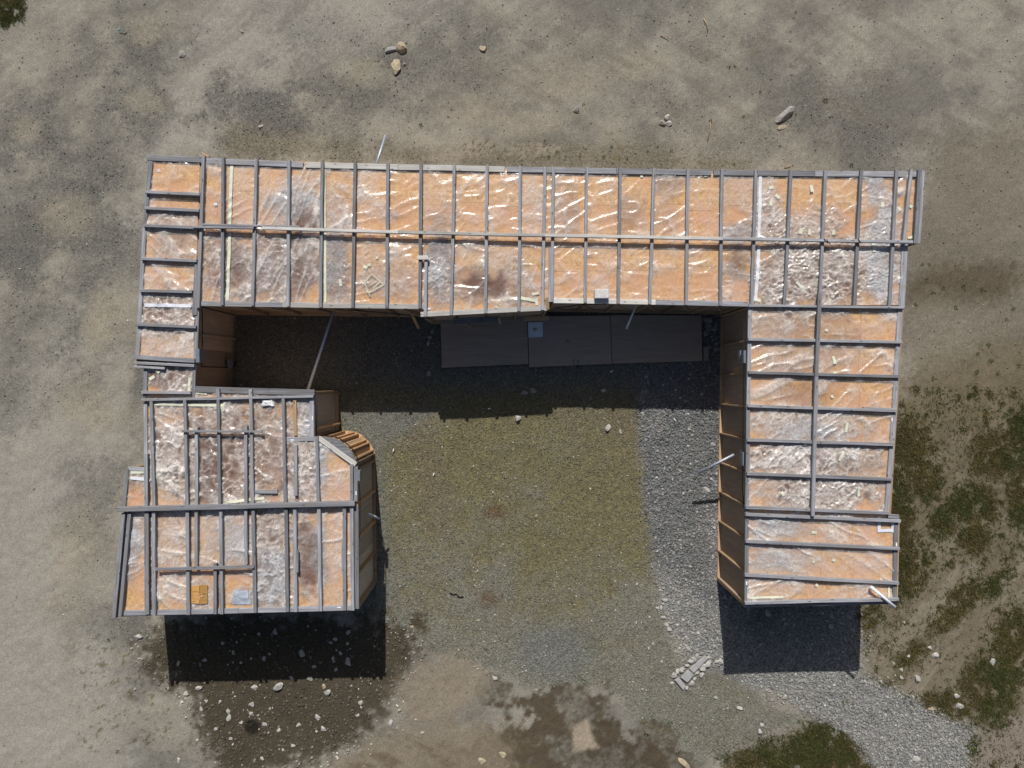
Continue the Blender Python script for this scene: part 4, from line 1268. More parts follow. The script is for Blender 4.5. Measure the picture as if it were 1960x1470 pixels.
# ------------------------------------------------------------------ east wing
rig = empty("timber_shed", P(1560, 870, 0))
tag(rig, "right wing timber shed with crosswise battens over a centre spine", "shed", "film covered timber sheds")
deck(rig, [(1435, 588), (1729, 590), (1703, 984), (1721, 992), (1717, 1155), (1426, 1161)])
edge(rig, (1436, 588), (1432.5, 780), 0.095); edge(rig, (1432.4, 781), (1430.3, 970), 0.095); edge(rig, (1430.2, 971), (1428.8, 1160), 0.095)
edge(rig, (1723.5, 592), (1712, 790), 0.115); edge(rig, (1712, 791), (1697, 984), 0.115); edge(rig, (1716, 999), (1713, 1146), 0.105)
batten(rig, (1433.5, 584.8), (1731.4, 588.6), 0.06)
RR = [(1432.7, 649.3, 1727.3, 655), (1432.7, 713, 1722, 720.7), (1431.4, 776.8, 1717, 786.3), (1430.6, 842.4, 1712, 851.3), (1430, 907, 1708, 917.7),
      (1427.6, 971.5, 1703, 982.4), (1427.6, 985, 1724.7, 997.8), (1427.6, 1036.5, 1722.7, 1050.8), (1426.3, 1101, 1721, 1116.6)]
for r in RR:
    batten(rig, r[:2], r[2:], 0.075)
batten(rig, (1653, 781), (1717, 783.5), 0.05, BZ0, 2.49)
batten(rig, (1426.3, 1155), (1721, 1147.8), 0.075)
edge(rig, (1425, 1160.5), (1717, 1153.5), 0.07, 'grey_timber', 2.30, 2.43)
edge(rig, (1700, 988), (1721, 989.5), 0.10)
beam("spine_rail", rig, (1570, 560), (1563.5, 720), 0.085, BZ1 + .003, 2.61); beam("spine_rail", rig, (1563.5, 720.5), (1556.4, 988), 0.085, BZ1 + .003, 2.61)
LFT = (1438, 588, 1429.5, 1160)


def rx(y):
    return 1723 - (y - 592) * 26 / 392 if y < 985 else 1713 - (y - 997) * 2.5 / 148


rows = [(1434, 586, 1731, 590)] + RR + [(1426.3, 1155, 1721, 1147.8)]
for i in range(len(rows) - 1):
    a, b = rows[i], rows[i + 1]
    xr0, xr1 = rx(a[3] + 2) - 3, rx(b[3] - 2) - 3
    if i == 6: xr0 = xr1 = 1697
    xs0 = line_x((1570, 560, 1556.4, 988), a[1]); xs1 = line_x((1570, 560, 1556.4, 988), b[1])
    thin = i == 6
    xl0, xl1 = line_x(LFT, a[1]) - 2, line_x(LFT, b[1]) - 2
    if i < 6:
        bay(rig, [(xl0, line_y(a, xl0)), (xs0, line_y(a, xs0)), (xs1, line_y(b, xs1)), (xl1, line_y(b, xl1))], 2, 'h', 0.026, [RNG.uniform(.1, .6), RNG.uniform(.3, .9)], 1.35, 180 + i, 1.2)
        bay(rig, [(xs0, line_y(a, xs0)), (xr0, line_y(a, xr0)), (xr1, line_y(b, xr1)), (xs1, line_y(b, xs1))], 2, 'h', 0.026, [RNG.uniform(-.3, .5), RNG.uniform(.3, .9)], 1.35, 190 + i, 1.2)
    else:
        bay(rig, [(xl0, line_y(a, xl0)), (xr0, line_y(a, xr0)), (xr1, line_y(b, xr1)), (xl1, line_y(b, xl1))], 4, 'h', 0.006 if thin else 0.022,
            [-0.40, -0.6] if i in (7, 8) else [RNG.uniform(-.4, .4), .5], 1.5, 200 + i, 2.0)
wall(rig, (1731, 589), (1706, 984)); wall(rig, (1706, 984), (1723, 990), False); wall(rig, (1723, 990), (1719, 1155))
wall(rig, (1719, 1155), (1425.5, 1162)); wall(rig, (1425.5, 1162), (1433.5, 586), True, 0.85)
xr_ = P(1430, 880, ZD).x


def west_face(px, py, off=0.0):
    return on_x(px, py, xr_ + off)


tube("drain_pipe", rig, [P(1405, 870, 1.29), P(1335.7, 905.7, 0.89)], 0.036, 'steel', 0.036)
bar3("junction_box", rig, west_face(1423, 671, -.03), west_face(1423, 695, -.03), 0.06, 0.22, 'box_metal')
bar3("junction_box", rig, west_face(1416, 671, -.03), west_face(1416, 686, -.03), 0.05, 0.16, 'box_metal')
bar3("junction_box", rig, west_face(1421, 865, -.03), west_face(1421, 890, -.03), 0.06, 0.22, 'box_metal')
tube("cable", rig, [west_face(1424, 610, -.02), west_face(1424, 700, -.02), west_face(1422, 790, -.02), west_face(1422, 870, -.02), west_face(1421, 935, -.02), west_face(1424, 972, -.02)], 0.011, 'cable', n=6)
for (x, y, a, l, w) in ((1582, 632, 10, 6, 5), (1596, 689, 78, 15, 5), (1598, 714, 10, 8, 4), (1620, 818, 97, 19, 5), (1609.5, 873, -68, 20, 5), (1642.5, 940, 88, 19, 4.5),
                        (1497, 945, 60, 9, 6), (1558, 1019, 0, 9, 5), (1596, 1072, 40, 6, 6), (1557, 1075, 50, 4, 4), (1563, 1120, 30, 5, 5), (1686, 1109, 80, 6, 4),
                        (1701, 1136, 95, 30, 4), (1466, 1143, -1, 66, 4), (1593, 759, 60, 6, 5)):
    dx, dy = math.cos(math.radians(a)) * l / 2, math.sin(math.radians(a)) * l / 2
    tape(rig, (x - dx, y - dy), (x + dx, y + dy), w)
for a, b in (((1683, 989), (1683, 1019)), ((1681, 1016), (1711, 1015)), ((1709, 998), (1709, 1019)), ((1681, 978.5), (1690, 979))):
    tape(rig, a, b, 6, 'white_tape')
for x, y, a in ((1707.5, 803, 88), (1716, 1042, 88), (1429, 1116, 88)):
    d = (math.cos(math.radians(a)) * 3.5, math.sin(math.radians(a)) * 3.5)
    bar3("paper_tag", rig, P(x - d[0], y - d[1], 2.458), P(x + d[0], y + d[1], 2.458), 0.03, 0.002, 'rag')

pipe = tube("metal_pipe", None, [P(1666.6, 1122.8, 2.56), P(1713, 1162, 2.575)], 0.036, 'white_pipe', n=14)
tag(pipe, "short shiny white pipe lying askew over the front right corner of the right wing roof", "pipe")
pole = tube("metal_pole", None, [P(638, 597, 0.95), P(588.5, 748.5, 0.45)], 0.030, 'pole_steel', 0.045, n=12)
tag(pole, "long grey metal pole slanting across the shaded gap above the lower left shed", "pole")

# ------------------------------------------------------------------ things lying about
TMPL = None


def ico():
    t = (1 + 5 ** 0.5) / 2
    v = np.array([(-1, t, 0), (1, t, 0), (-1, -t, 0), (1, -t, 0), (0, -1, t), (0, 1, t), (0, -1, -t), (0, 1, -t), (t, 0, -1), (t, 0, 1), (-t, 0, -1), (-t, 0, 1)], float)
    v /= np.linalg.norm(v[0])
    f = np.array([(0, 11, 5), (0, 5, 1), (0, 1, 7), (0, 7, 10), (0, 10, 11), (1, 5, 9), (5, 11, 4), (11, 10, 2), (10, 7, 6), (7, 1, 8),
                  (3, 9, 4), (3, 4, 2), (3, 2, 6), (3, 6, 8), (3, 8, 9), (4, 9, 5), (2, 4, 11), (6, 2, 10), (8, 6, 7), (9, 8, 1)])
    return v, f


def subdiv(v, f):
    v = list(map(tuple, v)); cache = {}; nf = []

    def mid(a, b):
        k = (min(a, b), max(a, b))
        if k not in cache:
            m = (np.array(v[a]) + np.array(v[b])) / 2; m /= np.linalg.norm(m)
            v.append(tuple(m)); cache[k] = len(v) - 1
        return cache[k]
    for a, b, c in f:
        x, y, z = mid(a, b), mid(b, c), mid(c, a)
        nf += [(a, x, z), (b, y, x), (c, z, y), (x, y, z)]
    return np.array(v), np.array(nf)


ICO = ico()
ICO2 = subdiv(*ICO)
ICO3 = subdiv(*ICO2)


def rock_mesh(name, sx, sy, sz, facets=9, rough=0.06):
    """angular stone: a sphere cut by random planes, then roughened"""
    v = ICO3[0].copy()
    for _ in range(facets):
        n = RNG.normal(0, 1, 3); n /= np.linalg.norm(n)
        d = RNG.uniform(0.42, 0.78)
        s = v @ n
        over = np.clip(s - d, 0, None)
        v = v - over[:, None] * n
    v += rough * RNG.normal(0, 0.3, v.shape)
    v = v * np.array((sx, sy, sz)) / 0.70
    v[:, 2] -= v[:, 2].min() * 0.45
    return np_mesh(name, v, ICO3[1], None, smooth=False)


def gz(x, y):
    return float(ground_height(np.array([x]), np.array([y]))[0])


def stone(px, py, rx_, ry_, rot, mat, label, group=None, name="stone", flat=0.6, cat="stone", facets=12):
    q = P(px, py, 0.05)
    k = K0 * 0.86
    me = rock_mesh(name, rx_ * k, ry_ * k, min(rx_, ry_) * k * flat, facets)
    o = link(name, me, M[mat], None, (q.x, q.y, gz(q.x, q.y)), (0, 0, -math.radians(rot)))
    tag(o, label, cat, group)
    return o


G1 = "boulders lying north of the long shed"
stone(751, 93, 13, 6.5, -25, 'grey_stone', "long grey boulder at the left of the pile behind the long shed", G1)
stone(771, 92, 11, 10, 40, 'tan_stone', "rounded tan boulder at the right of the pile behind the long shed", G1)
stone(757, 127, 9, 13, 10, 'tan_stone', "rugged tan boulder lowest in the pile behind the long shed", G1)
stone(773, 122, 4, 3.5, 0, 'grey_stone', "small stone just right of the lowest boulder of the pile", G1)
stone(777, 78, 3, 5, 30, 'grey_stone', "small stone at the top tip of the boulder pile", G1)
stone(925, 91, 7, 6, 30, 'tan_stone', "lone tan stone right of the boulder pile near the top edge", G1)
stone(1104, 208, 5.5, 8, 20, 'grey_stone', "narrow upright stone alone on pale earth above the middle of the long shed", G1, flat=0.9)
stone(1278, 223, 5.5, 5, 0, 'pale_stone', "upper small white stone of the broken white trio above the long shed", G1)
stone(1267, 234, 6.5, 5, 15, 'pale_stone', "left flat white stone of the broken white trio above the long shed", G1, flat=.8)
stone(1280, 235, 7, 4.5, 25, 'pale_stone', "right flat white stone of the broken white trio above the long shed", G1, flat=.8)
stone(1503, 220, 19, 10, -40, 'grey_stone', "large grey oblong boulder on its own above the right end of the long shed", G1, flat=0.8)
stone(1497, 243, 7.5, 6, -20, 'tan_stone', "flat yellow stone just below the large oblong boulder", G1, flat=.35)
stone(497, 241, 5.5, 3.5, -40, 'pale_stone', "small white stone on dark gravel above the left end of the long shed", G1)
stone(347, 103, 7, 7, 0, 'grey_stone', "dark grey clod on the pale track at the upper left", G1, flat=.5)
stone(460, 57, 5, 3, 0, 'grey_stone', "small dark stone near the top left of the track", G1)
G2 = "stones lying in the courtyard"
stone(991, 800, 5.5, 6, 20, 'pale_stone', "pale stone just outside the long shed's shadow in the middle of the courtyard", G2, flat=.9)
stone(1164, 820, 5, 7.5, 10, 'pale_stone', "tall triangular white stone at the right of the courtyard", G2, flat=.9)
stone(1187, 826, 3, 5.5, 0, 'pale_stone', "small white stone right beside the triangular one", G2)
stone(1021, 748, 8, 5, 5, 'grey_stone', "flat grey stone inside the long shed's shadow below the plywood seam", G2, flat=.4)
stone(1003, 752, 8, 5, -20, 'grey_stone', "darker flat stone left of the flat grey stone in the shadow", G2, flat=.3)
stone(1155, 749, 5.5, 4.5, 0, 'pale_stone', "rounded stone in the shadow below the right plywood sheets", G2)
stone(1314, 768, 4.5, 3.5, 0, 'grey_stone', "small grey stone in the shadow near the right wing wall", G2)
stone(1343, 755, 4, 3, -30, 'pale_stone', "small pale stone in the shadow near the right wing wall", G2)
stone(1026, 989, 4, 3.5, 0, 'tan_stone', "small tan stone alone in the centre of the courtyard", G2)
stone(916, 1189, 4, 4, 30, 'tan_stone', "small tan stone alone low in the courtyard", G2)
stone(827, 634, 4, 4, 0, 'grey_stone', "upper grey stone in the line left of the plywood sheets", G2)
stone(823, 645, 5.5, 4.5, -30, 'grey_stone', "middle grey stone in the line left of the plywood sheets", G2)
stone(819, 656, 3.2, 5.5, 15, 'pale_stone', "pale oblong stone lowest in the line left of the plywood sheets", G2)
stone(821, 714, 4, 5, 20, 'grey_stone', "grey stone in the shadow below the left plywood sheet", G2, flat=.3)
G3 = "stones scattered along the right wing wall"
for (x, y, a, b, r, t) in ((1367.5, 851, 5, 4.5, 0, 'pale_stone'), (1320, 855, 4, 2.5, 0, 'pale_stone'), (1363, 917, 4, 3, 0, 'pale_stone'), (1369, 922, 4.5, 4, 0, 'grey_stone'),
                           (1370, 929, 3.5, 2.5, 0, 'pale_stone'), (1353.6, 939, 8, 4, 35, 'pale_stone'), (1354, 970, 4, 3, 0, 'grey_stone'), (1369, 968, 3, 2.5, 0, 'pale_stone'),
                           (1367, 1011, 4, 3.5, 0, 'pale_stone'), (1364, 1067, 3, 5, 20, 'pale_stone'), (1346, 1099, 3.5, 4, 30, 'grey_stone'), (1367, 1041, 3, 3, 0, 'pale_stone'),
                           (1303, 902, 3.5, 2.5, 0, 'pale_stone'), (1322, 940, 3, 2.5, 0, 'pale_stone')):
    stone(x, y, a, b, r, t, "pale or grey loose stone on the gravel beside the right wing wall", G3)
G4 = "stones edging the courtyard gravel"
for (x, y, a, b, r) in ((1272.5, 1148.5, 5.5, 4.5, 0), (1260, 1165, 4, 3.2, 0), (1266.5, 1163.5, 3.5, 4.5, 0), (1270.5, 1156, 3.5, 3, 0), (1244, 1182.5, 3.5, 3, 0), (1271.5, 1183, 6, 4.8, 10),
                        (1276, 1197, 5.5, 3.5, 40), (1281.5, 1205, 5, 4, 10), (1250.5, 1234, 3, 4, 0), (1242.5, 1242, 2.5, 3.5, 0), (1293.5, 1247.5, 3.5, 3, 0), (1317.5, 1242, 3.5, 4, 0),
                        (1308, 1188, 3.5, 4, 0), (1267, 1267, 3, 2.5, 0), (1218, 1193, 2.5, 2.5, 0), (1220, 1119, 3, 3.5, 0)):
    stone(x, y, a, b, r, 'pale_stone', "pale stone in the loose line at the lower right rim of the courtyard gravel", G4)

# stone slabs and their ring of cobbles
def slab(pts, label):
    o = prism("stone_slab", px_quad(pts, 0.06), -0.01, 0.065, 'slab_stone')
    bv = o.modifiers.new("bevel", 'BEVEL'); bv.width = 0.012; bv.segments = 2
    tag(o, label, "slab", "stone slabs laid in a row on gravel")


slab([(1350.5, 1255), (1355.5, 1261), (1328, 1289), (1319, 1280.5)], "longest grey stone slab at the upper end of the row of three")
slab([(1317.5, 1282), (1328.5, 1291.5), (1316, 1307), (1303, 1297)], "middle grey stone slab of the row of three on the gravel")
slab([(1291.5, 1302), (1299.5, 1297.5), (1312.5, 1313), (1308, 1321.5)], "lowest grey stone slab of the row of three, turned outwards")
for (x, y) in ((710, 372), (697, 383), (687, 393), (672, 410), (655, 422), (637, 430), (634, 436), (620, 449), (613, 480), (670, 497), (690, 478), (700, 461), (709, 440), (726, 446), (730, 424), (737, 413),
               (750, 408), (757, 397), (747, 412), (785, 395), (676, 346), (757, 378), (800, 393), (648, 425)):
    s = RNG.uniform(3.6, 6.0)
    stone(980 + x / 2, 1070 + y / 2, s, s * RNG.uniform(.7, .95), RNG.uniform(0, 180), 'pale_stone', "rounded pale cobble in the ring around the row of stone slabs", "cobbles round the stone slabs", "cobble", 0.75, "cobble", 6)

G5 = "stones on the damp soil in front of the lower left shed"
stone(532.5, 1313.5, 10, 7, -25, 'pale_stone', "largest pale oval stone on damp soil just outside the left shadow", G5, flat=.8)
stone(626, 1327, 7, 6, 20, 'pale_stone', "white angular stone lowest of a close pair right of the oval stone", G5)
stone(619.5, 1315, 5, 4.5, 0, 'tan_stone', "tan stone uppermost of a close pair right of the oval stone", G5)
stone(592, 1299.5, 5.5, 4.5, 30, 'pale_stone', "pale stone touching the front edge of the left shadow", G5)
stone(264, 1220, 10, 6, -20, 'pale_stone', "pale crumbled lump by the left front corner of the lower left shed", G5, flat=.5)
stone(666, 1268, 9, 7, 35, 'pale_stone', "large stone at the right inside the lower left shed's shadow", G5)
for (x, y, a, b) in ((642, 1283, 4, 4.5), (576, 1252, 6, 7), (525, 1211, 6.5, 5), (640, 1225, 4, 4), (667, 1211, 4, 4.5), (495, 1215, 3.5, 3.5), (505, 1262, 5, 5), (600, 1277, 4, 3.5), (651, 1250, 3, 4),
                     (637, 1261, 4, 4), (632, 1231, 4.5, 3), (446, 1251, 3.5, 4.5), (425, 1233, 4, 4), (390, 1265, 5, 3), (340, 1272, 5, 4), (460, 1270, 3, 3)):
    stone(x, y, a, b, RNG.uniform(0, 180), 'pale_stone', "grey stone lying within the dark front shadow of the lower left shed", G5)
for (x, y, a, b) in ((556, 1298, 3.5, 3.5), (481, 1350, 5, 6), (435, 1362, 5, 4), (436, 1375, 6, 4.5), (356, 1329, 5.5, 5), (380, 1318, 6.5, 5), (485, 1317, 7, 5), (606, 1375, 4.5, 6.5), (618, 1397, 5.5, 5.5),
                     (691, 1346, 5, 5.5), (683, 1371, 4, 3.5), (505, 1388, 5, 4), (384, 1360, 6, 3.5), (412, 1397, 4, 4), (532, 1400, 5, 4), (560, 1428, 4, 4), (439, 1416, 4, 4), (340, 1457, 4, 6),
                     (460, 1384, 4, 3.5), (479, 1367, 4, 3.5), (393, 1343, 4, 3), (420, 1345, 3.5, 3.5), (570, 1390, 4, 4), (501, 1453, 3, 4)):
    stone(x, y, a, b, RNG.uniform(0, 180), 'pale_stone', "pale angular stone on the damp brown soil beyond the left shadow", G5, flat=.5)
stone(747, 1386, 4.5, 8, 5, 'pale_stone', "tall pale stone at the right edge of the damp brown soil", G5)
stone(789, 1201, 4, 3, 0, 'tan_stone', "small tan stone right of the lower left shed's shadow", G5)
stone(947, 1299, 6, 4.5, 25, 'pale_stone', "pale stone at the top of the brown patch bottom centre", G5)
stone(808, 1404, 4, 3, 0, 'pale_stone', "small pale stone on tan earth bottom centre", G5)
stone(962, 1447, 7, 5, 20, 'tan_stone', "upper tan stone of two on the streaked earth at the bottom", G5, flat=.3)
stone(922, 1458, 8, 7, -30, 'tan_stone', "lower tan stone of two on the streaked earth at the bottom", G5, flat=.3)
G6 = "stones in the lower right of the yard"
for (x, y, a, b, lab) in ((1791, 1256, 6.5, 6, "grey white blocky stone alone on the pale tyre track lower right"), (1901, 1266, 4.5, 7.5, "white oblong stone in the grass near the right edge"),
                          (1834, 1333, 5, 5, "grey stone at the rim of the grass lower right"), (1837, 1353, 8, 5, "broad pale stone where grass meets the gravel lower right"),
                          (1757, 1300, 5, 8, "longest pale stone left of the tyre tracks"), (1733, 1193, 3, 3, "small stone alone on the pale track beside the right wing"),
                          (1459, 1390, 4, 4, "upper of two close stones on the bottom gravel"), (1456, 1402, 4.5, 5, "lower of two close stones on the bottom gravel"),
                          (1417, 1358, 6, 4, "flat pale stone on brown fines below the right shadow"), (1370, 1337, 4, 3.5, "small stone right of the cobble ring"),
                          (1310, 1462, 14, 5, "long tan stone at the bottom edge beside the brown patch"), (1757, 1457, 8, 6, "pink grey stone at the bottom edge of the gravel"),
                          (1785, 1358, 7, 4, "red brown stone in the grass at the gravel edge")):
    stone(x, y, a, b, RNG.uniform(-40, 40), 'tan_stone' if lab.startswith(("long tan", "red")) else 'pale_stone', lab, G6, flat=.6)
for (x, y, a, b) in ((1712, 1271, 4, 3), (1727, 1283, 5, 4), (1727, 1298, 4.5, 3), (1740, 1257, 3.5, 3.5), (1783, 1242, 3.5, 3.5), (1750, 1335, 4, 3), (1688, 1307, 4, 3)):
    stone(x, y, a, b, RNG.uniform(0, 180), 'pale_stone', "pale stone on bare soil between the right shadow and the tyre tracks", G6)
for (x, y, a, b) in ((1471, 1174, 5.5, 8), (1502, 1187, 3.5, 5), (1504, 1195, 4, 4), (1594, 1180, 4.5, 4.5), (1592, 1200, 4.5, 6), (1585, 1190, 3, 3), (1607, 1261, 3.5, 3), (1510, 1196, 3, 3)):
    stone(x, y, a, b, RNG.uniform(0, 180), 'pale_stone', "stone inside the dark front shadow of the right wing", G6)
# stones heaped in the dark corner behind the plywood
for i in range(16):
    x = RNG.uniform(1350, 1374); y = RNG.uniform(604, 640) if i < 12 else RNG.uniform(640, 680)
    s = RNG.uniform(4, 6.5)
    stone(x, y, s, s * .85, RNG.uniform(0, 180), 'grey_stone', "grey stone heaped in the dark corner between plywood and right wing", "stones heaped in the dark corner")

# plywood on the ground
def sheet(pts, z, label):
    o = prism("plywood_sheet", px_quad(pts, z + .018), z, z + 0.018, 'wet_plywood')
    tag(o, label, "plywood sheet", "plywood sheets on the ground")


sheet([(843, 606), (1008.8, 604), (1011.5, 696.6), (845.7, 704)], 0.055, "left plywood sheet flat on the ground in the long shed's shadow")
sheet([(1010.5, 606), (1167.4, 604), (1171, 696.4), (1013, 703)], 0.075, "middle plywood sheet with dark stains flat in the long shed's shadow")
sheet([(1168.2, 603), (1342.5, 603.8), (1344, 691), (1172, 696)], 0.055, "right plywood sheet flat on the ground nearest the right wing")
o = prism("board_offcut", px_quad([(1347, 664), (1356, 664), (1356, 690), (1347, 691)], .05), 0.03, 0.05, 'wet_plywood')
tag(o, "small wood offcut beside the right plywood sheet", "offcut")
ws = empty("weighted_panel", P(1025, 631, 0.1))
tag(ws, "square white panel weighed down by a stone on the middle plywood sheet", "panel")
prism("panel_sheet", px_quad([(1010.5, 617.5), (1038.5, 616.5), (1039.3, 644.5), (1011.5, 645.8)], .12), 0.095, 0.12, 'white_sheet', ws)
sme = rock_mesh("weight_stone", .05, .035, .03)
so = link("stone", sme, M['pale_stone'], None, P(1023, 631, .12)); tag(so, "small stone resting on the square white panel", "stone")
for x, y, a, b, sd in ((1098, 693, 1.8, 6, "left"), (1106, 694, 1.8, 5, "right")):
    q = px_quad([(x - a, y - b), (x + a, y - b), (x + a, y + b), (x - a, y + b)], .094)
    o = prism("tarp_scrap", q, 0.0935, 0.0965, 'box_metal'); tag(o, sd + " one of two narrow scraps on the front edge of the middle plywood sheet", "scrap", "scraps on the plywood")
stone(1087, 656, 4.5, 6, 10, 'grey_stone', "flat stone lying on the middle plywood sheet", None, flat=.4).location.z = 0.09

# concrete block on the long shed roof
blk = prism("concrete_block", px_quad([(1138, 553.5), (1165.6, 553), (1165.8, 571), (1138.2, 571.2)], 2.60), 2.44, 2.60, 'concrete')
bv = blk.modifiers.new("bevel", 'BEVEL'); bv.width = 0.018; bv.segments = 2
tag(blk, "grey concrete block weighing down film near the front edge of the long shed roof", "block")

# stick and twigs
for (a, b, lab) in (((1347, 35), (1355, 62), "thin dark stick near the top edge of the yard"), ((1502, 320), (1515, 316), "short brown stick behind the right end of the long shed"),
                    ((1264, 66), (1280, 75), "broken twig near the top edge of the yard"), ((1360, 232), (1354, 270), "thin straight stalk above the long shed")):
    A, B = P(a[0], a[1], .03), P(b[0], b[1], .03)
    o = tube("stick", None, [A, A.lerp(B, .5) + Vector((.03, .02, .02)), B], 0.013, 'brown_timber', 0.008, 6)
    tag(o, lab, "stick")
pts = [P(862 + dx, 1138 + dy, .03) for dx, dy in ((0, -3), (6, 0), (10, -2), (14, 3), (20, 5), (25, 4))]
o = tube("rope_scrap", None, pts, 0.016, 'cable', n=6); tag(o, "black scrap of rope on the lower left courtyard gravel", "rope")
pts = [P(x, y, .05) for x, y in ((226, 59), (231, 57), (236, 60), (240, 56))]
M['teal'] = simple("teal_cord", (0.02, 0.16, 0.16), 0.6)
o = tube("cord_scrap", None, pts, 0.012, 'teal', n=6); tag(o, "teal scrap of cord on the track at the upper left", "cord")
M['litter'] = simple("white_litter", (0.8, 0.8, 0.8), 0.6)
for i, (x, y, lab) in enumerate(((752, 864, "white scrap of litter beside the rounded corner"), (829, 910, "white scrap of litter left in the courtyard"), (1293, 805, "white scrap of litter by the right wing"),
                                 (934, 783, "white speck of litter at the shadow edge"), (1168, 712, "pale scrap of litter below the right plywood sheet"))):
    q = P(x, y, .05); a = RNG.uniform(0, 3)
    o = bar3("litter_scrap", None, q, q + Vector((math.cos(a) * .08, math.sin(a) * .08, .01)), .03, .008, 'litter'); tag(o, lab, "litter")

# ------------------------------------------------------------------ loose gravel (nobody could count it)
FOOT = [[(388, 303), (1768, 328), (1757, 466), (1730, 587), (380, 590)]]


def scatter_stones(name, n, sampler, smin, smax, label, hi=False, tint=(1, 1, 1), spread=None):
    X, Y = sampler(n)
    n = len(X)
    tv, tf = ICO if hi else (np.array([(1, 0, 0), (-1, 0, 0), (0, 1, 0), (0, -1, 0), (0, 0, 1), (0, 0, -1)], float),
                             np.array([(0, 2, 4), (2, 1, 4), (1, 3, 4), (3, 0, 4), (2, 0, 5), (1, 2, 5), (3, 1, 5), (0, 3, 5)]))
    k = len(tv)
    s = smin + (smax - smin) * RNG.random(n) ** 2.2
    V = tv[None] * (1 + RNG.uniform(-.3, .3, (n, k, 1)))
    V = V * np.stack([s * RNG.uniform(.7, 1.25, n), s * RNG.uniform(.6, 1.0, n), s * RNG.uniform(.45, .75, n)], 1)[:, None, :]
    # tilt, then spin
    t = RNG.uniform(-.6, .6, n); ct, st = np.cos(t)[:, None], np.sin(t)[:, None]
    x, y, z = V[..., 0].copy(), V[..., 1].copy(), V[..., 2].copy()
    x, z = x * ct + z * st, -x * st + z * ct
    a = RNG.uniform(0, 6.283, n); ca, sa = np.cos(a)[:, None], np.sin(a)[:, None]
    V = np.stack([x * ca - y * sa, x * sa + y * ca, z], -1)
    base = np.stack([X, Y, ground_height(X, Y) + s * 0.22], 1)
    V = V + base[:, None, :]
    faces = (tf[None] + (np.arange(n) * k)[:, None, None]).reshape(-1, 3)
    col, gr, _, _ = zones(X, Y)
    lum = RNG.normal(1.12, 0.25, n).clip(.5, 1.9) if spread is None else RNG.uniform(spread[0], spread[1], n)
    hue = RNG.normal(0, 0.035, (n, 3)); hue -= hue.mean(1, keepdims=True)
    grey = col.mean(1, keepdims=True)
    c = (col * 0.6 + grey * 0.4) * lum[:, None] * (1 + hue) * np.array(tint)
    pale = RNG.random(n) < 0.035
    c[pale] = np.array((0.46, 0.44, 0.38)) * RNG.uniform(.7, 1.1, (pale.sum(), 1))
    C = np.repeat(c, k, 0)
    me = np_mesh(name, V.reshape(-1, 3), faces, {"Col": C}, smooth=False)
    o = link(name, me, M['gravel'])
    tag(o, label, None, None, "stuff")


def sample_poly(pts, x0, x1, y0, y1, soft=14):
    def f(n):
        X = []; Y = []; tot = 0
        while tot < n:
            px = RNG.uniform(x0, x1, n); py = RNG.uniform(y0, y1, n)
            d = poly_sd(px, py, pts) + (fbm(px * .03, py * .03, 15, 3) - .5) * 2 * soft + RNG.normal(0, soft * .5, n)
            ok = d < 0
            X.append(px[ok]); Y.append(py[ok]); tot += ok.sum()
        px = np.concatenate(X)[:n]; py = np.concatenate(Y)[:n]
        return (px - CX) * K0, (CY - py) * K0
    return f


def sample_all(n):
    px = RNG.uniform(-30, 1990, n * 3); py = RNG.uniform(-30, 1500, n * 3)
    X = (px - CX) * K0; Y = (CY - py) * K0
    _, gr, _, _ = zones(X, Y)
    ok = RNG.random(n * 3) < gr ** 1.5 + 0.03
    return X[ok][:n], Y[ok][:n]


scatter_stones("crushed_stone", 30000, sample_poly(GRAVEL_STRIP, 1200, 1880, 585, 1500), 0.014, 0.046, "grey crushed stone strip along the right wing", True)
scatter_stones("courtyard_gravel", 42000, sample_poly(COURT, 420, 1570, 580, 1470), 0.010, 0.032, "fine olive stained gravel covering the courtyard")
scatter_stones("yard_pebbles", 28000, sample_all, 0.010, 0.034, "loose pebbles over the bare yard", False, (1, 1, 1), (0.55, 1.3))
scatter_stones("soil_stones", 3600, sample_poly(SOIL_L, 250, 815, 1180, 1490, 40), 0.010, 0.050, "broken stones over the damp soil", True, (1.5, 1.5, 1.5))


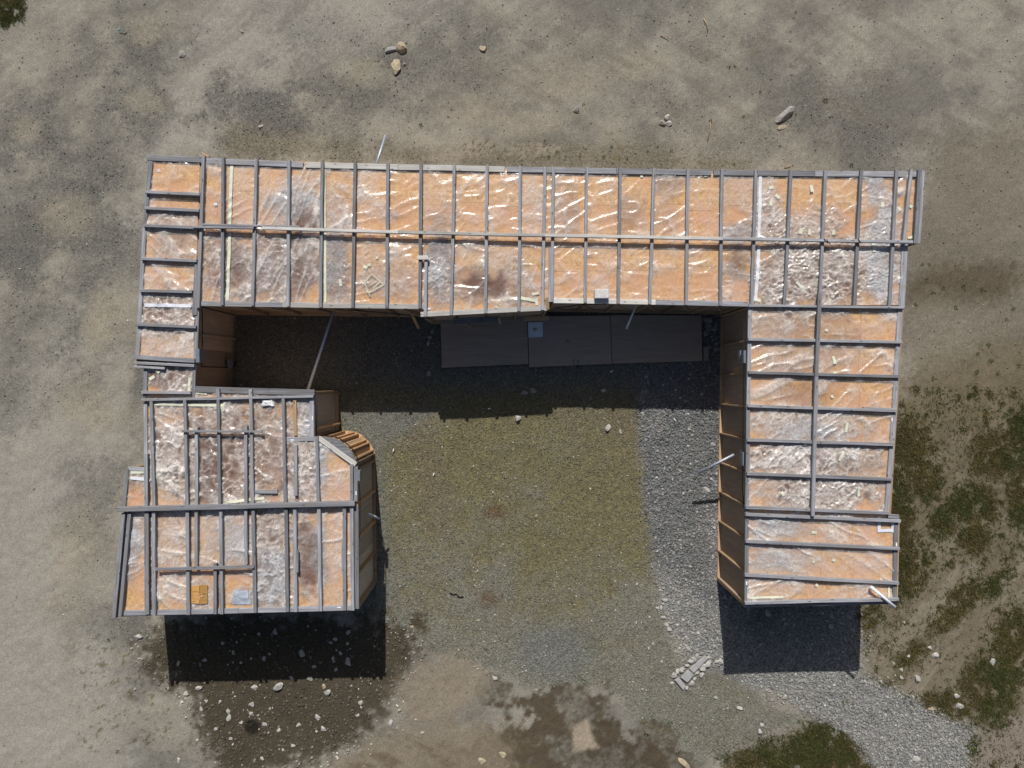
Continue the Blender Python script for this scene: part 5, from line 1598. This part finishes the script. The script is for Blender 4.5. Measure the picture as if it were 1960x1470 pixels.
# ------------------------------------------------------------------ grass, moss and weeds
def grass(name, n, label):
    px = RNG.uniform(1330, 1995, n * 6); py = RNG.uniform(740, 1500, n * 6)
    px = np.concatenate([px, RNG.uniform(-20, 50, n // 8)]); py = np.concatenate([py, RNG.uniform(-20, 60, n // 8)])
    X = (px - CX) * K0; Y = (CY - py) * K0
    _, _, green, w = zones(X, Y)
    ok = RNG.random(len(X)) < green * 0.8
    X, Y, g = X[ok][:n], Y[ok][:n], green[ok][:n]
    n = len(X)
    nb = 4
    X = np.repeat(X, nb) + RNG.normal(0, .02, n * nb); Y = np.repeat(Y, nb) + RNG.normal(0, .02, n * nb)
    m = n * nb
    a = RNG.uniform(0, 6.283, m); L = RNG.uniform(.03, .085, m); wd = RNG.uniform(.005, .013, m); up = RNG.uniform(.25, .9, m) * L
    z = ground_height(X, Y)
    dx, dy = np.cos(a), np.sin(a)
    p0 = np.stack([X - dy * wd, Y + dx * wd, z - .002], 1); p1 = np.stack([X + dy * wd, Y - dx * wd, z - .002], 1)
    p2 = np.stack([X + dx * L, Y + dy * L, z + up], 1)
    V = np.stack([p0, p1, p2], 1).reshape(-1, 3)
    f = np.arange(m * 3).reshape(-1, 3)
    patch = fbm(X * 1.1, Y * 1.1, 90, 3)
    dead = RNG.random(m) < (0.25 + 0.35 * (patch < .5))
    c = np.where(dead[:, None], lin(88, 78, 48), lin(54, 54, 26)) * RNG.uniform(.55, 1.5, (m, 1))
    fresh = (~dead) & (patch > .55)
    c[fresh] = lin(54, 62, 28) * RNG.uniform(.6, 1.3, (fresh.sum(), 1))
    me = np_mesh(name, V, f, {"Col": np.repeat(c, 3, 0)}, smooth=False)
    tag(link(name, me, M['grass']), label, None, None, "stuff")


grass("grass", 30000, "low mixed grass and moss growing in beds along the right side of the yard")

# single weeds: one rosette mesh per kind, copied
def weed_mesh(seed, leaves=14, r=0.11):
    rg = np.random.default_rng(seed)
    V = []; Fq = []; C = []
    for i in range(leaves):
        a = rg.uniform(0, 6.283); L = r * rg.uniform(.5, 1.1); w = L * rg.uniform(.07, .14); up = L * rg.uniform(.15, .7)
        d = np.array((math.cos(a), math.sin(a), 0)); s = np.array((-d[1], d[0], 0))
        b = len(V)
        o = d * .01
        V += [o, o + d * L * .5 + s * w + (0, 0, up * .8), o + d * L + (0, 0, up * .7), o + d * L * .5 - s * w + (0, 0, up * .8)]
        Fq.append((b, b + 1, b + 2, b + 3))
        c = lin(70, 78, 32) * rg.uniform(.6, 1.4)
        C += [c] * 4
    return np_mesh("weed", np.array(V, float), np.array(Fq), {"Col": np.array(C)}, smooth=False)


WM = [weed_mesh(s) for s in range(4)]
n_w = 0


def weed(px, py, s, label, group):
    global n_w
    q = P(px, py, 0)
    o = bpy.data.objects.new("weed", WM[n_w % 4]); COL.objects.link(o)
    if not WM[n_w % 4].materials: WM[n_w % 4].materials.append(M['grass'])
    o.location = (q.x, q.y, gz(q.x, q.y)); o.rotation_euler = (0, 0, n_w * 1.7); o.scale = (s * .8, s * .8, s * .8)
    tag(o, label, "weed", group); n_w += 1


for x, y, s, lab in ((1580, 193, 1.2, "green weed on dark gravel right of the large oblong boulder"), (1698, 241, .7, "small weed on bare grey earth at the upper right"),
                     (1360, 232, .8, "small weed above the long shed between white stones and boulder"), (1423, 223, .6, "tiny weed left of the large oblong boulder"),
                     (1493, 280, .6, "tiny weed below the flat yellow stone"), (1395, 128, .8, "left of two small weeds high on the bare earth"), (1407, 128, .6, "right of two small weeds high on the bare earth"),
                     (1455, 176, .7, "small weed on pale earth above the oblong boulder"), (1117, 200, .6, "tiny weed beside the narrow upright stone"), (1404, 314, .6, "tiny weed hard behind the long shed roof"),
                     (1630, 316, .8, "weed hard behind the right end of the long shed"), (805, 240, .9, "weed on gravel above the long shed left of centre"), (225, 1438, .8, "weed on the pale earth at the lower left"),
                     (206, 1226, .9, "weed left of the lower left shed's front corner"), (1617, 1343, 1.1, "green weed growing in the lower gravel right of the shadow"), (1669, 1372, 1.1, "broad green weed at the bottom gravel edge"),
                     (1284, 1384, 1.0, "weed on the gravel rim beside the brown patch"), (1236, 1407, 1.2, "weed at the tip of the brown patch"), (1860, 1425, 2.4, "largest leafy weed on the gravel at the lower right")):
    weed(x, y, s, lab, None)
for (x, y, s) in ((1766, 506, .7), (1780, 506, .7), (1775, 535, .7), (1806, 552, .9), (1786, 560, .7), (1830, 588, .9), (1845, 549, 1), (1880, 554, .9), (1940, 591, .9), (1753, 582, .8), (1928, 612, .8),
                  (1893, 660, 1), (1872, 677, .8), (1897, 690, 1), (1788, 724, 1.1), (1797, 747, 1), (1871, 711, 1), (1775, 776, .9), (1748, 791, 1.1), (1757, 794, 1), (1786, 750, .7), (1884, 786, 1), (1915, 783, 1),
                  (1925, 794, 1.1), (1842, 820, 1), (1800, 815, 1.1), (1735, 800, .8), (1950, 700, .9), (1910, 715, .8), (1870, 767, .9)):
    weed(x, y, s, "small weed dotted over the bare earth right of the sheds", "weeds dotted over the bare earth on the right")
for (x, y, s) in ((1043, 268, .5), (1050, 300, .7), (1065, 290, .7), (1110, 300, .6), (1120, 285, .5), (1170, 282, .7), (1155, 300, .7), (1240, 290, .6), (1258, 281, .6), (1285, 288, .6)):
    weed(x, y, s, "small weed in the green patch just behind the long shed", "weeds in the green patch behind the long shed")


# ------------------------------------------------------------------ labels for stones that only their place tells apart
ORD = ["topmost", "second from top", "third from top", "fourth from top", "fifth from top", "sixth from top", "seventh from top", "eighth from top",
       "ninth from top", "tenth from top", "eleventh from top", "twelfth from top"]
SHARED = {
    "pale angular stone on the damp brown soil beyond the left shadow": ("pale stone on brown soil below the left shadow", 4),
    "grey stone lying within the dark front shadow of the lower left shed": ("stone in the lower left shed's shadow", 3),
    "pale stone in the loose line at the lower right rim of the courtyard gravel": ("pale stone in the line rimming the courtyard gravel", 2),
    "rounded pale cobble in the ring around the row of stone slabs": ("rounded cobble ringing the stone slabs", 3),
    "grey stone heaped in the dark corner between plywood and right wing": ("grey stone heaped beside the right plywood sheet", 2),
    "pale or grey loose stone on the gravel beside the right wing wall": ("loose stone on gravel beside the right wing wall", 2),
    "pale stone on bare soil between the right shadow and the tyre tracks": ("pale stone between right shadow and tyre tracks", 1),
    "stone inside the dark front shadow of the right wing": ("stone in the dark shadow before the right wing", 2),
    "small weed in the green patch just behind the long shed": ("small weed in the patch behind the long shed", 2),
    "small weed dotted over the bare earth right of the sheds": ("small weed on bare earth right of the sheds", 4),
}
COLS = {1: ["row"], 2: ["left half", "right half"], 3: ["left third", "middle third", "right third"], 4: ["far left", "centre left", "centre right", "far right"]}
for lab, (short, nc) in SHARED.items():
    obs = sorted([o for o in SC.objects if o.get('label') == lab], key=lambda o: o.location.x)
    per = math.ceil(len(obs) / nc)
    for c in range(nc):
        part = sorted(obs[c * per:(c + 1) * per], key=lambda o: -o.location.y)
        for i, o in enumerate(part):
            o['label'] = "%s, %s of the %s" % (short, ORD[i] if i < len(part) - 1 or i == 0 else "lowest", COLS[nc][c])
